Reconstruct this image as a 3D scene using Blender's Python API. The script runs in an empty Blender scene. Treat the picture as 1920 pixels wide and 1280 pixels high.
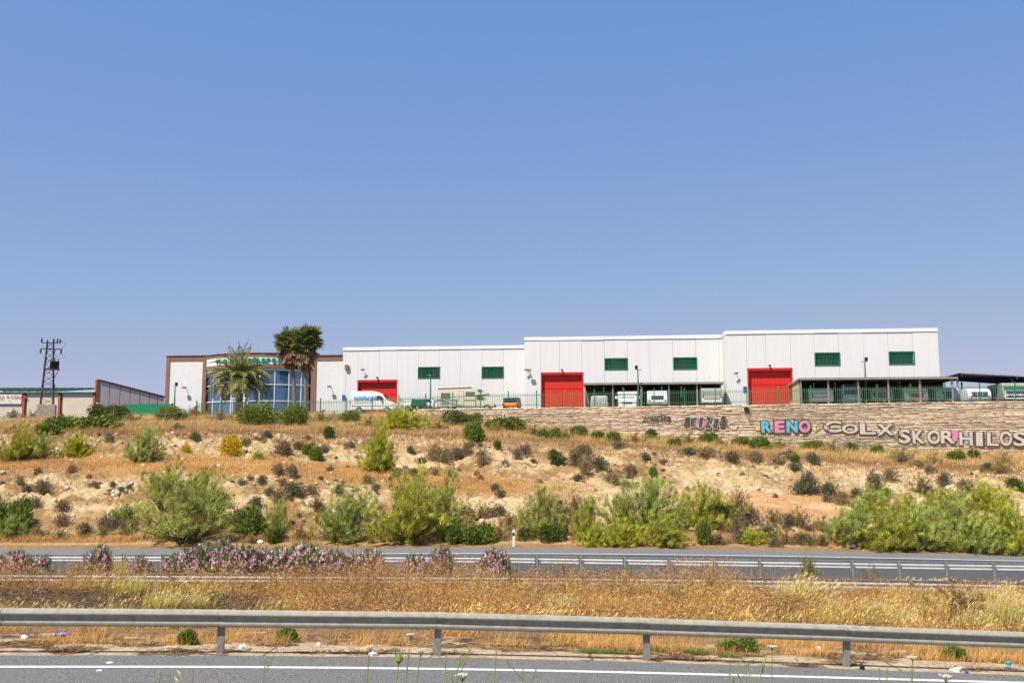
import bpy, bmesh, math
import numpy as np
from mathutils import Vector, Matrix

sc = bpy.context.scene
R = math.radians
rng = np.random.RandomState(11)

# ------------------------------------------------------------------ camera, sky, sun, exposure
F, CX, CY = 1867.0, 960.0, 640.0
PITCH = math.atan(230.0 / F)
cam_d = bpy.data.cameras.new("camera"); cam = bpy.data.objects.new("camera", cam_d)
sc.collection.objects.link(cam); sc.camera = cam
cam_d.sensor_width = 36.0; cam_d.lens = F * 36.0 / 1920.0
cam_d.clip_start = 0.1; cam_d.clip_end = 3000.0
cam.location = (0, 0, 0); cam.rotation_euler = (R(90) + PITCH, 0, 0)

SUN_EL, SUN_AZ = R(57), R(-138)            # azimuth measured from +Y towards +X
world = bpy.data.worlds.new("World"); sc.world = world; world.use_nodes = True
wn = world.node_tree; wn.nodes.clear()
sky = wn.nodes.new('ShaderNodeTexSky'); sky.sky_type = 'NISHITA'; sky.sun_disc = False
sky.sun_elevation = SUN_EL; sky.sun_rotation = SUN_AZ % (2 * math.pi)
sky.altitude = 0; sky.air_density = 1.0; sky.dust_density = 0.6; sky.ozone_density = 1.6
bg = wn.nodes.new('ShaderNodeBackground'); bg.inputs['Strength'].default_value = 0.135
wo = wn.nodes.new('ShaderNodeOutputWorld')
# overall grade of the sky: deeper at the zenith, calmer near the horizon
def wmath(op, a, b):
    n = wn.nodes.new('ShaderNodeMath'); n.operation = op; wn.links.new(a, n.inputs[0]); n.inputs[1].default_value = b; return n.outputs[0]
sepn = wn.nodes.new('ShaderNodeSeparateColor'); comb = wn.nodes.new('ShaderNodeCombineColor'); wn.links.new(sky.outputs[0], sepn.inputs[0])
for i_, (g_, k_) in enumerate(((.80, .545), (.44, .485), (.06, .65))):
    x_ = wmath('MULTIPLY', sepn.outputs[i_], 0.166); x_ = wmath('POWER', x_, g_); x_ = wmath('MULTIPLY', x_, k_ / (0.135 * 2 ** 0.3)); wn.links.new(x_, comb.inputs[i_])
wn.links.new(comb.outputs[0], bg.inputs[0]); wn.links.new(bg.outputs[0], wo.inputs[0])
sun_d = bpy.data.lights.new("sun", 'SUN'); sun_d.energy = 5.0; sun_d.angle = R(0.5)
sun_d.color = (1.0, 0.93, 0.81)
sun = bpy.data.objects.new("sun", sun_d); sc.collection.objects.link(sun)
sdir = Vector((math.sin(SUN_AZ) * math.cos(SUN_EL), math.cos(SUN_AZ) * math.cos(SUN_EL), math.sin(SUN_EL)))
sun.rotation_euler = sdir.to_track_quat('Z', 'Y').to_euler()
sc.view_settings.view_transform = 'Standard'; sc.view_settings.look = 'None'
sc.view_settings.gamma = 1.0; sc.view_settings.exposure = 0.38
sc.view_settings.use_curve_mapping = False

# ------------------------------------------------------------------ measuring helpers
def ray(u, v):
    a = (u - CX) / F; b = (CY - v) / F
    y = math.cos(PITCH) - b * math.sin(PITCH); z = math.sin(PITCH) + b * math.cos(PITCH)
    return a / y, z / y
def P(u, v, d):
    a, z = ray(u, v); return Vector((a * d, d, z * d))
def ZV(v, d): return ray(960, v)[1] * d

def link(o): sc.collection.objects.link(o); return o
def tag(o, label=None, cat=None, group=None, kind=None):
    if label: o['label'] = label
    if cat: o['category'] = cat
    if group: o['group'] = group
    if kind: o['kind'] = kind
    return o
def thing(name, label, cat, loc=(0, 0, 0), rz=0.0, group=None):
    o = bpy.data.objects.new(name, None); o.location = loc; o.rotation_euler = (0, 0, rz)
    o.empty_display_size = 0.3
    return tag(link(o), label, cat, group)
def children(o):
    return [c for c in sc.collection.objects if c.parent == o]
def copy_tree(o, kids, parent=None):
    c = o.copy(); link(c); c.parent = parent
    for k in kids.get(o.name, []): copy_tree(k, kids, c)
    return c
def kidmap():
    m = {}
    for o in sc.collection.objects:
        if o.parent: m.setdefault(o.parent.name, []).append(o)
    return m

# ------------------------------------------------------------------ materials
def mat(name, col, rough=0.8, metal=0.0, var=0.0, scale=3.0, bump=0.0, bscale=20.0, col2=None, spec=0.3, stretch=None):
    m = bpy.data.materials.new(name); m.use_nodes = True; nt = m.node_tree; N = nt.nodes; L = nt.links
    p = N['Principled BSDF']
    p.inputs['Base Color'].default_value = (*col, 1); p.inputs['Roughness'].default_value = rough
    p.inputs['Metallic'].default_value = metal; p.inputs['Specular IOR Level'].default_value = spec
    if var > 0 or bump > 0:
        tc = N.new('ShaderNodeTexCoord'); src = tc.outputs['Object']
        if stretch:
            mp = N.new('ShaderNodeMapping'); mp.inputs['Scale'].default_value = stretch
            L.new(src, mp.inputs[0]); src = mp.outputs[0]
    if var > 0:
        n = N.new('ShaderNodeTexNoise'); n.inputs['Scale'].default_value = scale; n.inputs['Detail'].default_value = 8
        n.inputs['Roughness'].default_value = 0.65
        L.new(src, n.inputs['Vector'])
        r = N.new('ShaderNodeValToRGB')
        c2 = col2 if col2 else tuple(max(0, c * (1 - var)) for c in col)
        r.color_ramp.elements[0].position = 0.35; r.color_ramp.elements[1].position = 0.62
        r.color_ramp.elements[0].color = (*c2, 1); r.color_ramp.elements[1].color = (*col, 1)
        L.new(n.outputs[0], r.inputs[0]); L.new(r.outputs[0], p.inputs['Base Color'])
    if bump > 0:
        nb = N.new('ShaderNodeTexNoise'); nb.inputs['Scale'].default_value = bscale; nb.inputs['Detail'].default_value = 6
        L.new(src, nb.inputs['Vector'])
        b = N.new('ShaderNodeBump'); b.inputs['Strength'].default_value = bump; b.inputs['Distance'].default_value = 0.05
        L.new(nb.outputs[0], b.inputs['Height']); L.new(b.outputs[0], p.inputs['Normal'])
    return m
def mat_attr(name, rough=0.9, trans=0.0, speck=0.0, sscale=60.0, bump=0.0, bscale=8.0):
    """colour from the attribute 'col', broken up by fine noise"""
    m = bpy.data.materials.new(name); m.use_nodes = True; nt = m.node_tree; N = nt.nodes; L = nt.links
    p = N['Principled BSDF']; p.inputs['Roughness'].default_value = rough; p.inputs['Specular IOR Level'].default_value = 0.15
    at = N.new('ShaderNodeAttribute'); at.attribute_name = 'col'; out = at.outputs['Color']
    tc = N.new('ShaderNodeTexCoord')
    if speck > 0:
        n = N.new('ShaderNodeTexNoise'); n.inputs['Scale'].default_value = sscale; n.inputs['Detail'].default_value = 9
        n.inputs['Roughness'].default_value = 0.75; L.new(tc.outputs['Object'], n.inputs['Vector'])
        mr = N.new('ShaderNodeMapRange'); mr.inputs[1].default_value = 0.3; mr.inputs[2].default_value = 0.7
        mr.inputs[3].default_value = 1 - speck; mr.inputs[4].default_value = 1 + speck * 0.7
        L.new(n.outputs[0], mr.inputs[0])
        mx = N.new('ShaderNodeVectorMath'); mx.operation = 'SCALE'
        L.new(out, mx.inputs[0]); L.new(mr.outputs[0], mx.inputs['Scale']); out = mx.outputs[0]
    L.new(out, p.inputs['Base Color'])
    if bump > 0:
        nb = N.new('ShaderNodeTexNoise'); nb.inputs['Scale'].default_value = bscale; nb.inputs['Detail'].default_value = 10
        nb.inputs['Roughness'].default_value = 0.7; L.new(tc.outputs['Object'], nb.inputs['Vector'])
        b = N.new('ShaderNodeBump'); b.inputs['Strength'].default_value = bump; b.inputs['Distance'].default_value = 0.15
        L.new(nb.outputs[0], b.inputs['Height']); L.new(b.outputs[0], p.inputs['Normal'])
    if trans > 0:
        t = N.new('ShaderNodeBsdfTranslucent'); L.new(out, t.inputs['Color'])
        ms = N.new('ShaderNodeMixShader'); ms.inputs[0].default_value = trans
        L.new(p.outputs[0], ms.inputs[1]); L.new(t.outputs[0], ms.inputs[2])
        L.new(ms.outputs[0], N['Material Output'].inputs['Surface'])
    return m

M = dict(
    ground=mat_attr('earth', speck=0.42, sscale=4.0, bump=1.0, bscale=6.0),
    leaf=mat_attr('foliage', rough=0.6, trans=0.24),
    straw=mat_attr('straw', rough=0.8, trans=0.10),
    wood=mat('stem_bark', (0.16, 0.12, 0.08), 0.9, var=0.4, scale=20),
    stone=mat_attr('stone_courses', speck=0.22, sscale=5.0, bump=0.6, bscale=12.0),
    asphalt=mat('asphalt', (0.25, 0.24, 0.22), 0.85, var=0.75, scale=34, col2=(0.035, 0.035, 0.035), bump=0.3, bscale=60),
    asphalt2=mat('asphalt_far_shoulder', (0.185, 0.18, 0.17), 0.9, var=0.2, scale=3),
    asphalt3=mat('asphalt_far_lane', (0.085, 0.083, 0.082), 0.85, var=0.2, scale=2),
    paint=mat('road_paint', (0.74, 0.74, 0.72), 0.6, var=0.35, scale=14),
    steel=mat('galvanised_steel', (0.37, 0.345, 0.285), 0.85, 0.0, var=0.25, scale=6, spec=0.1),
    steel_far=mat('galvanised_steel_clean', (0.46, 0.46, 0.45), 0.6, 0.1, var=0.12, scale=3, spec=0.4),
    steel_post=mat('galvanised_post', (0.27, 0.26, 0.24), 0.65, 0.0, var=0.3, scale=9),
    white=mat('white_panel', (0.71, 0.705, 0.69), 0.75, var=0.05, scale=1.6, stretch=(1.6, 1, 0.12)),
    white2=mat('white_coping', (0.78, 0.78, 0.77), 0.6),
    seam=mat('seam_core', (0.55, 0.55, 0.54), 0.9),
    plaster=mat('white_plaster', (0.74, 0.74, 0.725), 0.9, var=0.05, scale=1.5),
    red=mat('red_door_sheet', (0.70, 0.035, 0.02), 0.55, var=0.12, scale=1.5),
    red2=mat('red_door_frame', (0.50, 0.02, 0.02), 0.55),
    greenp=mat('green_pane', (0.01, 0.075, 0.035), 0.25),
    picket=mat('weathered_green_picket', (0.13, 0.24, 0.12), 0.6, var=0.2, scale=4),
    green=mat('green_paint', (0.035, 0.20, 0.085), 0.5, var=0.15, scale=4),
    green2=mat('green_grille_paint', (0.02, 0.17, 0.075), 0.45),
    green3=mat('green_gate_sheet', (0.02, 0.27, 0.12), 0.5, var=0.1, scale=2),
    letter=mat('green_letters', (0.0, 0.30, 0.15), 0.4),
    glassd=mat('dark_glass', (0.02, 0.03, 0.035), 0.12, spec=0.8),
    glassb=mat('blue_glass', (0.13, 0.25, 0.42), 0.08, 0.55, var=0.25, scale=0.35, spec=0.8),
    carwin=mat('vehicle_glass', (0.03, 0.045, 0.05), 0.1, spec=0.8),
    greywin=mat('acrylic_window', (0.12, 0.14, 0.14), 0.15, spec=0.6),
    brick=mat('brown_brick', (0.30, 0.165, 0.115), 0.9, var=0.35, scale=9, bump=0.2),
    beige=mat('beige_render', (0.72, 0.61, 0.46), 0.9, var=0.1, scale=0.8),
    beige2=mat('grey_beige_panel', (0.74, 0.62, 0.52), 0.9, var=0.14, scale=0.7),
    terra=mat('terracotta_paint', (0.42, 0.13, 0.07), 0.8, var=0.2, scale=3),
    darkbrown=mat('dark_brown_trim', (0.12, 0.05, 0.04), 0.7),
    roofgreen=mat('green_roof_sheet', (0.30, 0.47, 0.36), 0.6, var=0.15, scale=0.6),
    roofrib=mat('dark_green_rib', (0.05, 0.13, 0.09), 0.6),
    rust=mat('rusted_lattice', (0.13, 0.095, 0.08), 0.8, 0.2, var=0.4, scale=5),
    black=mat('black_metal', (0.015, 0.015, 0.018), 0.5),
    rubber=mat('rubber', (0.02, 0.02, 0.02), 0.8),
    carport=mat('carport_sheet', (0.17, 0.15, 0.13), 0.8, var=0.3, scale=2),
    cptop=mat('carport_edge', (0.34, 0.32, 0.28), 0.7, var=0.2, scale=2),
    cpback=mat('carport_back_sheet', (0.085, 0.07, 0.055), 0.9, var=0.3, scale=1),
    post=mat('grey_post', (0.33, 0.31, 0.28), 0.6, 0.2, var=0.2, scale=4),
    conc=mat('concrete', (0.44, 0.38, 0.31), 0.9, var=0.35, scale=3, bump=0.3),
    vwhite=mat('vehicle_white', (0.78, 0.79, 0.79), 0.3, spec=0.5, var=0.06, scale=1.5),
    vcream=mat('vehicle_cream', (0.72, 0.66, 0.50), 0.35, spec=0.5, var=0.06, scale=1.5),
    vsilver=mat('vehicle_silver_cover', (0.44, 0.46, 0.46), 0.6, var=0.3, scale=2.5, bump=0.8, bscale=3),
    vblue=mat('vehicle_pale_blue', (0.30, 0.43, 0.54), 0.35, 0.2, spec=0.5),
    vbeige=mat('caravan_beige', (0.38, 0.35, 0.27), 0.5, var=0.15, scale=2),
    vgrey=mat('caravan_grey_green', (0.30, 0.33, 0.29), 0.5, var=0.15, scale=2),
    vlblue=mat('caravan_blue_grey', (0.38, 0.44, 0.50), 0.5, var=0.1, scale=2),
    vgreen=mat('vehicle_green', (0.02, 0.14, 0.09), 0.4),
    orange=mat('vehicle_orange', (0.75, 0.25, 0.03), 0.4),
    teal=mat('teal_stripe', (0.04, 0.35, 0.33), 0.4),
    tan=mat('tan_render', (0.52, 0.40, 0.27), 0.9, var=0.15, scale=1.2),
    redlight=mat('tail_light', (0.45, 0.01, 0.01), 0.3),
    lamp=mat('headlamp', (0.7, 0.7, 0.7), 0.15, spec=0.8),
    txtblue=mat('blue_lettering', (0.02, 0.30, 0.72), 0.4),
    txtred=mat('red_lettering', (0.50, 0.10, 0.08), 0.6),
    txtgrey=mat('grey_lettering', (0.35, 0.32, 0.28), 0.6),
    signcream=mat('sign_cream', (0.80, 0.74, 0.62), 0.7, var=0.08, scale=2),
    signblue=mat('sign_blue', (0.03, 0.10, 0.45), 0.5),
    gblack=mat('spray_black', (0.03, 0.03, 0.035), 0.85, var=0.6, scale=4, col2=(0.14, 0.12, 0.10)),
    gsilver=mat('spray_silver', (0.66, 0.57, 0.46), 0.8, var=0.3, scale=2, stretch=(0.4, 1, 4)),
    gcyan=mat('spray_cyan', (0.13, 0.50, 0.62), 0.85, var=0.35, scale=2, stretch=(0.4, 1, 4)),
    gpink=mat('spray_pink', (0.68, 0.27, 0.42), 0.85, var=0.25, scale=2, stretch=(0.4, 1, 4)),
    gyellow=mat('spray_yellow', (0.68, 0.52, 0.20), 0.85, var=0.25, scale=2, stretch=(0.4, 1, 4)),
    gblue=mat('spray_pale_blue', (0.38, 0.43, 0.56), 0.85, var=0.25, scale=2, stretch=(0.4, 1, 4)),
    litterw=mat('white_litter', (0.75, 0.75, 0.74), 0.6),
    litterb=mat('blue_litter', (0.05, 0.10, 0.42), 0.4),
    trunk=mat('palm_trunk', (0.27, 0.20, 0.14), 0.9, var=0.4, scale=6, stretch=(1, 1, 3), bump=0.6, bscale=8),
    mast=mat('delineator_white', (0.82, 0.82, 0.80), 0.5),
    weedpost=mat('weathered_post', (0.36, 0.31, 0.26), 0.9, var=0.3, scale=8),
)

# ------------------------------------------------------------------ mesh helpers
def mesh_np(name, V, T, mt, col=None, parent=None, smooth=False):
    """V (n,3), T (m,3) or (m,4) index array -> one object"""
    me = bpy.data.meshes.new(name)
    V = np.ascontiguousarray(V, dtype=np.float32); T = np.ascontiguousarray(T, dtype=np.int32)
    k = T.shape[1]
    me.vertices.add(len(V)); me.vertices.foreach_set('co', V.ravel())
    me.loops.add(T.size); me.loops.foreach_set('vertex_index', T.ravel())
    me.polygons.add(len(T)); me.polygons.foreach_set('loop_start', np.arange(0, T.size, k, dtype=np.int32))
    if smooth: me.polygons.foreach_set('use_smooth', np.ones(len(T), dtype=bool))
    me.update(calc_edges=True)
    if col is not None:
        ca = me.color_attributes.new('col', 'FLOAT_COLOR', 'POINT')
        c4 = np.ones((len(V), 4), dtype=np.float32); c4[:, :3] = np.clip(col, 0, 1)
        ca.data.foreach_set('color', c4.ravel())
    me.materials.append(mt)
    o = bpy.data.objects.new(name, me); link(o); o.parent = parent
    return o
class MB:
    def __init__(s): s.v = []; s.f = []; s.m = []
    def add(s, vs, fs, mi=0):
        b = len(s.v); s.v += [tuple(v) for v in vs]
        for f in fs: s.f.append(tuple(b + i for i in f)); s.m.append(mi)
        return s
    def box(s, x0, x1, y0, y1, z0, z1, mi=0):
        vs = [(x, y, z) for z in (z0, z1) for y in (y0, y1) for x in (x0, x1)]
        return s.add(vs, [(0, 2, 3, 1), (4, 5, 7, 6), (0, 1, 5, 4), (1, 3, 7, 5), (3, 2, 6, 7), (2, 0, 4, 6)], mi)
    def bar(s, p, q, w, mi=0, h=None):
        p = Vector(p); q = Vector(q); d = (q - p).normalized(); h = h or w
        a = d.cross(Vector((0, 0, 1)))
        if a.length < 0.01: a = Vector((1, 0, 0))
        a.normalize(); b = d.cross(a).normalized(); a = a * w / 2; b = b * h / 2
        vs = [p - a - b, p + a - b, p + a + b, p - a + b, q - a - b, q + a - b, q + a + b, q - a + b]
        return s.add(vs, [(0, 1, 2, 3), (7, 6, 5, 4), (0, 4, 5, 1), (1, 5, 6, 2), (2, 6, 7, 3), (3, 7, 4, 0)], mi)
    def tube(s, pts, rad, n=8, mi=0, caps=True):
        pts = [Vector(p) for p in pts]; rs = rad if isinstance(rad, (list, tuple)) else [rad] * len(pts)
        b = len(s.v)
        for i, p in enumerate(pts):
            d = (pts[min(i + 1, len(pts) - 1)] - pts[max(i - 1, 0)]).normalized()
            a = d.cross(Vector((0, 1, 0.01)))
            if a.length < 0.01: a = Vector((1, 0, 0))
            a.normalize(); c = d.cross(a).normalized()
            for k in range(n):
                t = 2 * math.pi * k / n; s.v.append(tuple(p + (a * math.cos(t) + c * math.sin(t)) * rs[i]))
        for i in range(len(pts) - 1):
            for k in range(n):
                s.f.append((b + i * n + k, b + i * n + (k + 1) % n, b + (i + 1) * n + (k + 1) % n, b + (i + 1) * n + k)); s.m.append(mi)
        if caps:
            s.f.append(tuple(b + k for k in range(n))[::-1]); s.m.append(mi)
            s.f.append(tuple(b + (len(pts) - 1) * n + k for k in range(n))); s.m.append(mi)
        return s
    def disc(s, c, axis, r, w, n=16, mi=0):
        c = Vector(c); a = Vector(axis).normalized(); return s.tube([c - a * w / 2, c + a * w / 2], r, n, mi)
    def mesh(s, name, mats):
        me = bpy.data.meshes.new(name); me.from_pydata(s.v, [], s.f)
        mats = mats if isinstance(mats, (list, tuple)) else [mats]
        for m in mats: me.materials.append(m)
        if len(mats) > 1:
            for p, mi in zip(me.polygons, s.m): p.material_index = mi
        me.update(); return me
    def build(s, name, mats, parent=None, smooth=False, bevel=0.0):
        me = s.mesh(name, mats)
        if bevel > 0 or True:
            bm = bmesh.new(); bm.from_mesh(me)
            bmesh.ops.recalc_face_normals(bm, faces=bm.faces)
            if bevel > 0:
                es = [e for e in bm.edges if len(e.link_faces) == 2 and e.calc_face_angle() > 0.35]
                bmesh.ops.bevel(bm, geom=es, offset=bevel, segments=2, affect='EDGES', profile=0.5, clamp_overlap=True)
            bm.to_mesh(me); bm.free()
        if smooth:
            for p in me.polygons: p.use_smooth = True
        o = bpy.data.objects.new(name, me); link(o); o.parent = parent
        return o
def boxpart(name, parent, m, x0, x1, y0, y1, z0, z1, bevel=0.0):
    return MB().box(x0, x1, y0, y1, z0, z1).build(name, m, parent, bevel=bevel)
def inst(name, me, parent=None, loc=(0, 0, 0), rot=(0, 0, 0), scl=(1, 1, 1)):
    o = bpy.data.objects.new(name, me); link(o); o.parent = parent
    o.location = loc; o.rotation_euler = rot; o.scale = scl
    return o
def text_mesh(body, size, m, extrude=0.01, offset=0.0, shear=0.0, spacing=1.0):
    cu = bpy.data.curves.new('t', 'FONT'); cu.body = body; cu.size = size; cu.extrude = extrude; cu.offset = offset
    cu.shear = shear; cu.space_character = spacing; cu.resolution_u = 4
    o = bpy.data.objects.new('t', cu); link(o)
    dg = bpy.context.evaluated_depsgraph_get(); dg.update()
    me = bpy.data.meshes.new_from_object(o.evaluated_get(dg))
    bpy.data.objects.remove(o); bpy.data.curves.remove(cu)
    me.materials.clear(); me.materials.append(m)
    n = len(me.vertices); co = np.zeros(n * 3, dtype=np.float32); me.vertices.foreach_get('co', co); co = co.reshape(-1, 3)
    out = np.stack([co[:, 0], -co[:, 2], co[:, 1]], 1)      # stand it up, facing -Y
    me.vertices.foreach_set('co', out.ravel().astype(np.float32)); me.update()
    return me, float(out[:, 0].min()), float(out[:, 0].max()), float(out[:, 2].max())

# ------------------------------------------------------------------ noise
def _h(ix, iy, s):
    n = np.sin(ix * 127.1 + iy * 311.7 + s * 74.7) * 43758.5453
    return n - np.floor(n)
def vn(x, y, s=0):
    x = np.asarray(x, float); y = np.asarray(y, float)
    ix = np.floor(x); iy = np.floor(y); fx = x - ix; fy = y - iy
    fx = fx * fx * (3 - 2 * fx); fy = fy * fy * (3 - 2 * fy)
    return (_h(ix, iy, s) * (1 - fx) + _h(ix + 1, iy, s) * fx) * (1 - fy) + (_h(ix, iy + 1, s) * (1 - fx) + _h(ix + 1, iy + 1, s) * fx) * fy
def fbm(x, y, s=0, o=4):
    r = 0; a = 0.5; t = 0
    for i in range(o):
        r = r + a * vn(x, y, s + i * 13); t += a; a *= 0.55; x = np.asarray(x) * 2.03; y = np.asarray(y) * 2.03
    return r / t
def sstep(a, b, x):
    t = np.clip((np.asarray(x, float) - a) / (b - a), 0, 1); return t * t * (3 - 2 * t)

# ------------------------------------------------------------------ lie of the land
UC = np.array([0, 480, 960, 1440, 1920.]); AC = (UC - CX) / F
EY = [18.2, 18.7, 19.2, 19.7, 20.2]; EV = [1228, 1229, 1235, 1249, 1267]
BY = [40, 39.5, 39, 38, 36.5]; BZ = [-4.95] * 5
RY = [50, 48.2, 46.8, 45.4, 44.2]; RZ = [-5.3, -5.15, -5.08, -5.12, -5.17]
FY = [60, 60, 59.5, 59, 58.5]; FV = [1028, 1027, 1026, 1031, 1042]
def fenceY(a, C=97.6): return C / (math.cos(R(14)) + a * math.sin(R(14)))
PL = 5.6
cols = []
for k in range(5):
    u = UC[k]; ez = ZV(EV[k], EY[k]); fz = ZV(FV[k], FY[k]); fy = fenceY(AC[k])
    c = [(-80, -1.7), (4.5, -1.85), (10.6, ez + 0.12), (EY[k], ez), (EY[k] + 1.5, ez - 0.03),
         (28, [-4.15, -4.15, -4.1, -4.3, -4.4][k]), (BY[k], BZ[k]), (BY[k] + [4.0, 3.5, 2.0, 1.2, 1.0][k], BZ[k] - 0.12),
         (RY[k], RZ[k]), (FY[k], fz), (FY[k] + 1.3, fz + 0.05), (FY[k] + 2.6, fz + 0.4)]
    p2 = [(74, 880), (73, 887), (70, 925), (67, 966), (67, 972)][k]
    p3 = [(80, 858), (79, 862), (76, 900), (75, 930), (76, 930)][k]
    p4 = [(88, 812), (88, 812), (87, 824), (85, 857), (83, 885)][k]
    for (y, v) in (p2, p3, p4): c.append((y, ZV(v, y)))
    if k < 2:
        c.append((fy - [4, 2.2][k], ZV([795, 786][k], fy - 2))); c.append((fy + [1, .4][k], 5.3))
    elif k == 2:
        c.append((fy + 0.16, ZV(797, fy))); c.append((fy + 0.42, PL - 0.3))
    else:
        c.append((fy + 0.16, ZV([0, 0, 0, 836, 852][k], fy))); c.append((fy + 0.42, PL - 0.3))
    c.append((fy + 3.5, [5.35, 5.4, PL, PL, PL][k])); c.append((420, [5.35, 5.4, PL, PL, PL][k]))
    cols.append(c)
CT = np.array(cols)                      # (5, K, 2)
K = CT.shape[1]
def colat(vals, a):
    """Catmull-Rom across the five columns; vals (5,...) a (n,)"""
    vals = np.asarray(vals, float); a = np.clip(np.asarray(a, float), -0.62, 0.62)
    t = (a - AC[0]) / (AC[1] - AC[0]); i = np.clip(np.floor(t).astype(int), 0, 3); f = np.clip(t - i, -0.2, 1.2)
    g = lambda j: vals[np.clip(j, 0, 4)]
    sh = (-1,) + (1,) * (vals.ndim - 1); f = f.reshape(sh)
    p0 = np.where((i == 0).reshape(sh), 2 * g(i) - g(i + 1), g(i - 1)); p1 = g(i); p2 = g(i + 1)
    p3 = np.where((i == 3).reshape(sh), 2 * g(i + 1) - g(i), g(i + 2))
    return p1 + 0.5 * f * (p2 - p0 + f * (2 * p0 - 5 * p1 + 4 * p2 - p3 + f * (3 * (p1 - p2) + p3 - p0)))
def yeff(Y): return np.maximum(Y, 18.0)
def base_zq(X, Y):
    X = np.asarray(X, float); Y = np.asarray(Y, float); a = X / yeff(Y)
    c = colat(CT, a.ravel()); Yf = Y.ravel()
    z = c[:, 0, 1].copy(); q = np.zeros(len(Yf))
    for i in range(K - 1):
        y0 = c[:, i, 0]; y1 = c[:, i + 1, 0]; m = Yf >= y0
        t = np.clip((Yf - y0) / (y1 - y0), 0, 1)
        z = np.where(m, c[:, i, 1] + (c[:, i + 1, 1] - c[:, i, 1]) * t, z); q = np.where(m, i + t, q)
    return z.reshape(X.shape), q.reshape(X.shape)
def slopeamt(q):      # how much a place belongs to a cut face
    return sstep(11.1, 11.5, q) * (1 - sstep(11.85, 12.1, q)) + sstep(12.9, 13.15, q) * (1 - sstep(13.8, 14.1, q))
def relief(X, Y, q):
    s = slopeamt(q)
    g = fbm(X * 0.35 + Y * 0.12, Y * 0.2, 3, 4) - 0.5
    r = np.abs(fbm(X * 0.8 + Y * 0.5, Y * 0.9, 21, 4) - 0.5)
    bed = np.abs(((Y * 0.55 - X * 0.10 + 1.2 * fbm(X * 0.15, Y * 0.3, 5, 3)) % 1.0) - 0.5)
    d = s * (g * 1.1 - r * 0.9 + bed * 0.38 + (fbm(X * 3, Y * 3, 8, 3) - 0.5) * 0.45 - sstep(.05, .0, np.abs(fbm(X * 1.1 + Y * .6, Y * 2.2 - X * .3, 29, 3) - .5)) * .22)
    soft = ((q > 3.9) & (q < 6.9)) * 0.35 * (fbm(X * 0.4, Y * 0.6, 4, 4) - 0.5) * sstep(3.9, 4.4, q) * (1 - sstep(5.6, 6.0, q))
    am = X / yeff(Y); soft = soft + .55 * (1 - sstep(-.30, -.19, am)) * sstep(4.5, 4.95, q) * (1 - sstep(5.0, 5.6, q)) * (.35 + 1.1 * fbm(X * .35, Y * .4, 17, 2))
    hill = sstep(10.9, 11.2, q) * (1 - sstep(14.8, 15.0, q)) * 0.35 * (fbm(X * 0.6, Y * 0.6, 14, 4) - 0.5)
    return d + soft + hill
def gz(X, Y):
    z, q = base_zq(X, Y); return z + relief(np.asarray(X, float), np.asarray(Y, float), q), q
def gz1(x, y):
    z, q = gz(np.array([x]), np.array([y])); return float(z[0])
def hit(u, v, y0=20.0, y1=125.0):
    a, tz = ray(u, v); ys = np.arange(y0, y1, 0.05); z, q = gz(a * ys, ys)
    below = tz * ys <= z
    i = int(np.argmax(below)) if below.any() else len(ys) - 1
    y = ys[i]; return Vector((a * y, y, float(z[i])))
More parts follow.
